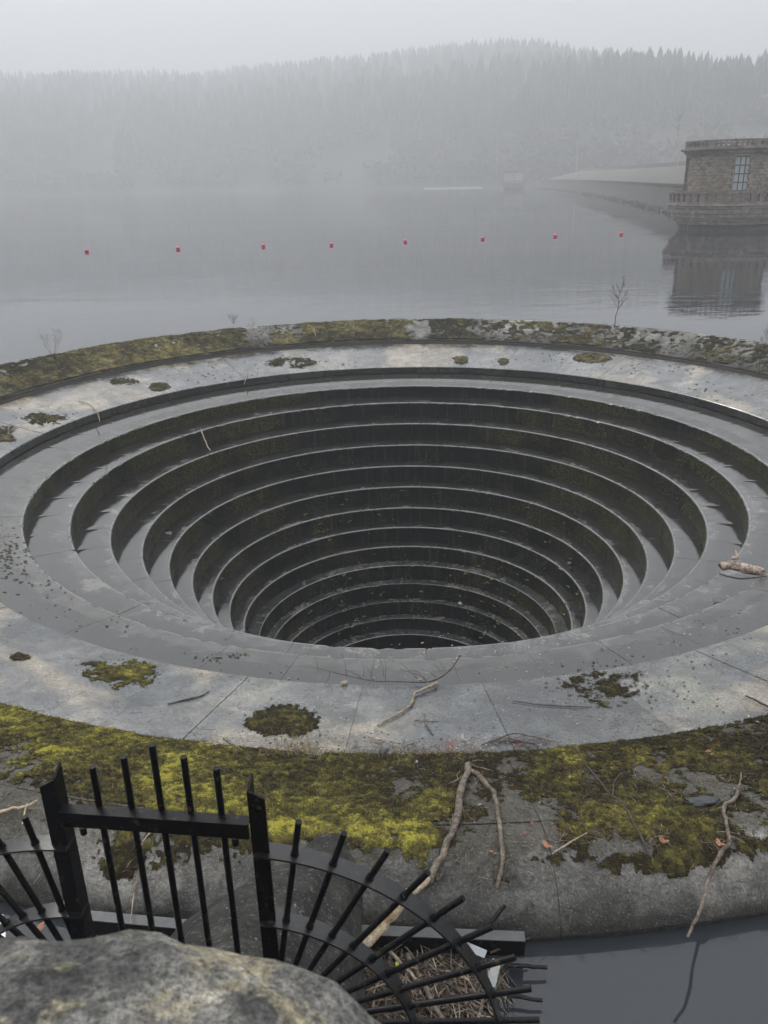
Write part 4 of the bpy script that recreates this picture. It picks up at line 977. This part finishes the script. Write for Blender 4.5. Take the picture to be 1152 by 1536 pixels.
# ------------------------------------------------------------------ black railing: gate panel with a quarter fan on each side
PA = Vector((-.845, 1.727, 0)); EX = (Vector((-.362, 1.668, 0))-PA).normalized(); EN = Vector((-EX.y, EX.x, 0))
def G(s, z, n=0.0): p = PA+EX*s+EN*n; return Vector((p.x, p.y, z))
ang = math.atan2(EX.y, EX.x)
rail = thing('gate_railing', G(.25, 2.1), 'black steel gate railing with a fan of spiked bars on both sides', 'railing')
def tube_part(name, p0, p1, r, mat=M_paint, parent=rail, n=12):
    m = MB(); m.tube([p0, p1], r, n); o = m.build(name, mat, parent); o.data.set_sharp_from_angle(angle=R_(50)); return o
def angle_post(s, z0, z1, flip):
    m = MB(); w_ = .044; t = .006
    # L section: one leg in the plane, one leg towards the back; the top is cut at a slant
    def prism(pts, ztops):
        n = len(pts); V = [G(a, z0, b) for a, b in pts]+[G(a, zt, b) for (a, b), zt in zip(pts, ztops)]
        m.add(V, [(i, (i+1) % n, n+(i+1) % n, n+i) for i in range(n)]+[tuple(range(n-1,-1,-1)), tuple(range(n, 2*n))])
    if not flip:
        prism([(s-w_/2, -.01), (s+w_/2, -.01), (s+w_/2, -.01+t), (s-w_/2, -.01+t)], [z1-.015, z1+.012, z1+.012, z1-.015])
        prism([(s+w_/2-t, -.01+t+.0005), (s+w_/2, -.01+t+.0005), (s+w_/2, -.01+w_), (s+w_/2-t, -.01+w_)], [z1+.012, z1+.012, z1+.034, z1+.034])
    else:
        prism([(s-w_/2, -.01), (s+w_/2, -.01), (s+w_/2, -.01+t), (s-w_/2, -.01+t)], [z1+.005, z1-.018, z1-.018, z1+.005])
        prism([(s-w_/2, -.01+t+.0005), (s-w_/2+t, -.01+t+.0005), (s-w_/2+t, -.01+w_), (s-w_/2, -.01+w_)], [z1+.005, z1+.005, z1+.026, z1+.026])
    m.build('post', M_paint, rail)
angle_post(-.031, 1.75, 3.185, False); angle_post(.516, 1.75, 3.195, True)
m = MB(); pm = G(.243, 3.081, -.020); m.box(pm, (.500, .010, .040), ang); m.box(G(.243, 3.104, -.0085), (.500, .034, .006), ang); m.build('top_rail', M_paint, rail)
for s in (.045, .452):
    m = MB(); m.tube([G(s, 3.052, -.012), G(s, 3.030, -.012)], .009, 8); m.build('bolt', M_paint, rail)
for s, zt in ((.088,3.228),(.176,3.265),(.256,3.307),(.334,3.276),(.415,3.247)):
    tube_part('bar', G(s, 1.75, .012), G(s, zt, .012), .0088)
def fan(s0, z0, sg, n, r_in=.10):
    for k in range(n):
        a = R_(81-9*k); d = (math.cos(a)*sg, math.sin(a)); rt_ = .755 if sg > 0 else .735
        b = tube_part('fan_bar', G(s0+d[0]*r_in, z0+d[1]*r_in), G(s0+d[0]*rt_, z0+d[1]*rt_), .0086)
        for rr in (.645, .41):
            m = MB(); m.tube([G(s0+d[0]*(rr-.012), z0+d[1]*(rr-.012)), G(s0+d[0]*(rr+.010), z0+d[1]*(rr+.010))], [.0125, .0112], 10); m.build('weld_collar', M_paint, b)
    for rr in (.645, .41):
        m = MB(); hw = .027; t = .0028; V = []; N = 44; a0 = R_(90); a1 = R_(81-9*(n-1)-8)
        for k in range(N+1):
            a = a0+(a1-a0)*k/N; cx_, cz_ = math.cos(a)*sg, math.sin(a)
            for (r_, nn_) in ((rr-t, -hw), (rr+t, -hw), (rr+t, hw), (rr-t, hw)): V.append(G(s0+cx_*r_, z0+cz_*r_, nn_))
        m.add(V, [(k*4+i, (k+1)*4+i, (k+1)*4+(i+1) % 4, k*4+(i+1) % 4) for k in range(N) for i in range(4)]+[(0,1,2,3),(N*4+3,N*4+2,N*4+1,N*4)], True)
        m.build('arc_band', M_band, rail, sharp=40)
fan(.50, 2.36, 1, 12); fan(-.005, 2.335, -1, 12)

# ------------------------------------------------------------------ floating debris
def U(x, y, z=.05): return Vector((x, y, z))
m = MB(); m2 = MB(); m3 = MB()
def heap(x, y):  # height of the debris raft
    return .03 + .10*math.exp(-((x-.15)/.45)**2-((y-3.6)/.25)**2)
for _ in range(1500):
    x = rs.uniform(-.62, .70); y = rs.uniform(3.05, 3.84)
    edge = .62 + .10*math.sin(y*9)
    if x > edge: continue
    if math.hypot((x-.05)/.72, (y-3.45)/.5) > 1.05: continue
    z = rs.uniform(0, heap(x, y)+.03); a = rs.gauss(1.9, .7); L = rs.uniform(.05, .30); d = Vector((math.cos(a), math.sin(a), rs.gauss(0, .12)))*L; r = rs.choice((.0015, .002, .003, .004, .006)); P = U(x, y, z)
    bend = Vector((rs.gauss(0, .1), rs.gauss(0, .1), 0))*L
    rs.choice((m, m, m2, m3)).tube([P-d*.5, P+bend, P+d*.5], [r, r, r*.6], 5)
for _ in range(160):
    x = rs.uniform(-1.9, -1.15); y = rs.gauss(3.86, .07); a = rs.uniform(0, 6.28); L = rs.uniform(.04, .2); d = Vector((math.cos(a), math.sin(a), rs.gauss(0, .1)))*L; P = U(x, y, rs.uniform(0, .06)); m.tube([P-d*.5, P+d*.5], [.003, .002], 4)
tag(m.build('driftwood_debris', M_wood), 'tangled brown sticks floating against the black fan of bars', 'debris', kind='stuff')
tag(m2.build('driftwood_debris', M_twigl), 'pale reeds and straws mixed in the floating debris raft', 'debris', kind='stuff')
tag(m3.build('driftwood_debris', M_twig), 'dark thin twigs mixed in the floating debris raft', 'debris', kind='stuff')
m = MB(); 
for _ in range(900):
    x = rs.gauss(.05, .32); y = rs.gauss(3.5, .2)
    if x > .6 or y > 3.82: continue
    leaf(m, U(x, y, rs.uniform(0, heap(x, y))), rs.uniform(.008, .028), 0)
tag(m.build('debris_leaves', flat_mat('sodden_leaf', (.085,.052,.035), .6, .5, 30)), 'sodden brown leaves and bark matted under the floating sticks', 'leaf litter', kind='stuff')
for (p, q_, r, mt, lab) in (((.08,3.80,.10),(.30,3.28,.12),.016,M_wood,'thick brown stick lying lengthwise in the debris raft'),((-.05,3.84,.12),(.17,3.55,.12),.012,M_twigl,'pale stick near the beam in the debris raft'),
                       ((.60,3.78,.12),(.86,3.86,.14),.007,M_twig,'thin dark stick poking out of the debris over the open water'),((.70,3.72,.08),(.95,3.71,.06),.013,M_paint,'short black pipe end poking out of the debris, farther one'),
                       ((.55,3.55,.07),(.88,3.50,.05),.012,M_paint,'short black pipe end poking out of the debris, nearer one'),((.60,3.38,.05),(.74,3.30,.10),.009,M_leaf,'stick with an orange broken tip at the debris edge'),
                       ((.50,3.85,.15),(.72,3.97,.3),.014,M_paint,'black rod leaning on the channel beam beside the white scraps'),((.42,3.15,.08),(.56,3.62,.08),.012,M_wood,'straight grey stick at the right side of the debris raft')):
    branch(lab, mt, [([Vector(p), Vector(p).lerp(Vector(q_), .5), Vector(q_)], [r, r, r*.85])], 'stick', 'stick')
M_plas = flat_mat('white_scrap', (.20,.205,.20), .5, .35, 40, .3)
m = MB(); m.box((.60, 3.60, .16), (.055, .17, .015), -.35, .15); o = m.build('white_board', M_plas); tag(o, 'flaking white painted board scrap on the debris raft', 'board')
m = MB(); m.box((.50, 3.76, .17), (.15, .05, .006), -.5, .3); o = m.build('plastic_scrap', flat_mat('plastic_film', (.22,.24,.25), .35, .2)); tag(o, 'grey white plastic scrap beside the channel beam', 'scrap')
for (x, y, z, lab) in ((.02,3.68,.16,'green leaf in the middle of the floating debris'), (-.33,3.80,.18,'green leaf beside the stripped log, upper'), (-.33,3.74,.17,'green leaf beside the stripped log, lower')):
    t = MB(); leaf(t, U(x, y, z), .026, 0); tag(t.build('green_leaf', flat_mat('green_leaf', (.25,.30,.05), .5)), lab, 'leaf')
for (x, y) in ((565,1395),(225,1388)):
    pass
t = MB(); leaf(t, Vector(atz(283,1391,.25)), .05, 0); tag(t.build('red_leaf', M_leafr), 'dark red leaf at the waterline behind the gate bars', 'leaf')
t = MB(); leaf(t, Vector(atz(60,1390,.20)), .045, 0); tag(t.build('orange_leaf', M_leaf), 'orange leaf at the waterline left of the gate', 'leaf')

# ------------------------------------------------------------------ wall under the camera with its rounded coping stone
import bmesh
q = Nt('coping_stone'); b1 = q.noise(7, 5, .65); b2 = q.noise(26, 5, .75)
c = q.ramp(b1, [(.30, (.022,.022,.021)), (.46, (.060,.060,.056)), (.58, (.15,.145,.13)), (.72, (.33,.31,.26))])
c = q.mix(1.0, c, q.ramp(b2, [(.35, .45), (.65, 1.6)]), 'MULTIPLY'); c = q.mix(1.0, c, q.ramp(q.noise(120, 4, .8), [(.36, .35), (.64, 1.8)]), 'MULTIPLY')
c = q.mix(q.mr(q.noise(6, 5, .75, vec=q.scale((1,1.4,1)), dist=.6), .52, .60, 0, .75), c, q.ramp(q.noise(60, 4, .8), [(.35, (.12,.10,.055)), (.65, (.46,.41,.27))]))
v = q.vor(16); c = q.mix(q.math('MULTIPLY', q.mr(v.outputs['Distance'], .22, .10, 0, 1), q.mr(q.noise(7, 2), .56, .62, 0, 1)), c, (.50,.49,.38))
c = q.mix(q.mr(q.noise(9, 3, .5, vec=q.scale((1.1,1,1))), .70, .78, 0, .6), c, (.17,.18,.06))
q.col(c).rough(.9); q.bump([(b1, 1, .05), (b2, 1, .02), (q.noise(90, 4, .8), .8, .004)]); M_cop = q.m
wallT = thing('stone_wall', (-.6, .35, 3.4), 'weathered wall with a rounded lichen spotted coping stone, blurred close to the camera', 'wall')
bm = bmesh.new(); bmesh.ops.create_icosphere(bm, subdivisions=6, radius=1)
for v in bm.verts:
    d = v.co.normalized(); e = 5.0
    k = (abs(d.x)**e+abs(d.y)**e+abs(d.z)**e)**(-1/e); p = d*k
    p = Vector((p.x*.78-.705, p.y*.40+.33, p.z*.28+3.595))
    # the right end falls away
    sl = max(0, p.x+.22); p.z -= sl*sl*1.6 if p.z > 3.4 else 0; p.z -= max(0, -p.x-.32)**2*.12
    p += d*(mnoise.noise(p*4)*.030+mnoise.noise(p*11)*.020+mnoise.noise(p*27)*.008)
    v.co = p-Vector((-.6, .35, 3.4))
me = bpy.data.meshes.new('coping'); bm.to_mesh(me); bm.free(); me.materials.append(M_cop)
for p in me.polygons: p.use_smooth = True
link('coping_stone', me, wallT)
for row in range(9):
    for k in range(3):
        m = MB(); z = 3.12-row*.42; x0 = -1.38+k*.47+(row % 2)*.04
        m.box((x0+.21, .33, z), (.455, .58, .405)); m.build('wall_stone', M_cop, wallT)

# ------------------------------------------------------------------ haze
m = MB(); m.box((0, 650, 90), (2980, 1640, 214)); hz = m.build('haze', bpy.data.materials.new('haze')); hm = hz.data.materials[0]; hm.use_nodes = True
t = hm.node_tree; t.nodes.clear(); pv = t.nodes.new('ShaderNodeVolumePrincipled'); ot = t.nodes.new('ShaderNodeOutputMaterial'); t.links.new(pv.outputs[0], ot.inputs['Volume'])
pv.inputs['Density'].default_value = HAZE; pv.inputs['Color'].default_value = (.73,.742,.76,1); pv.inputs['Anisotropy'].default_value = .2
tag(hz, 'pale even fog over the whole lake', kind='stuff')
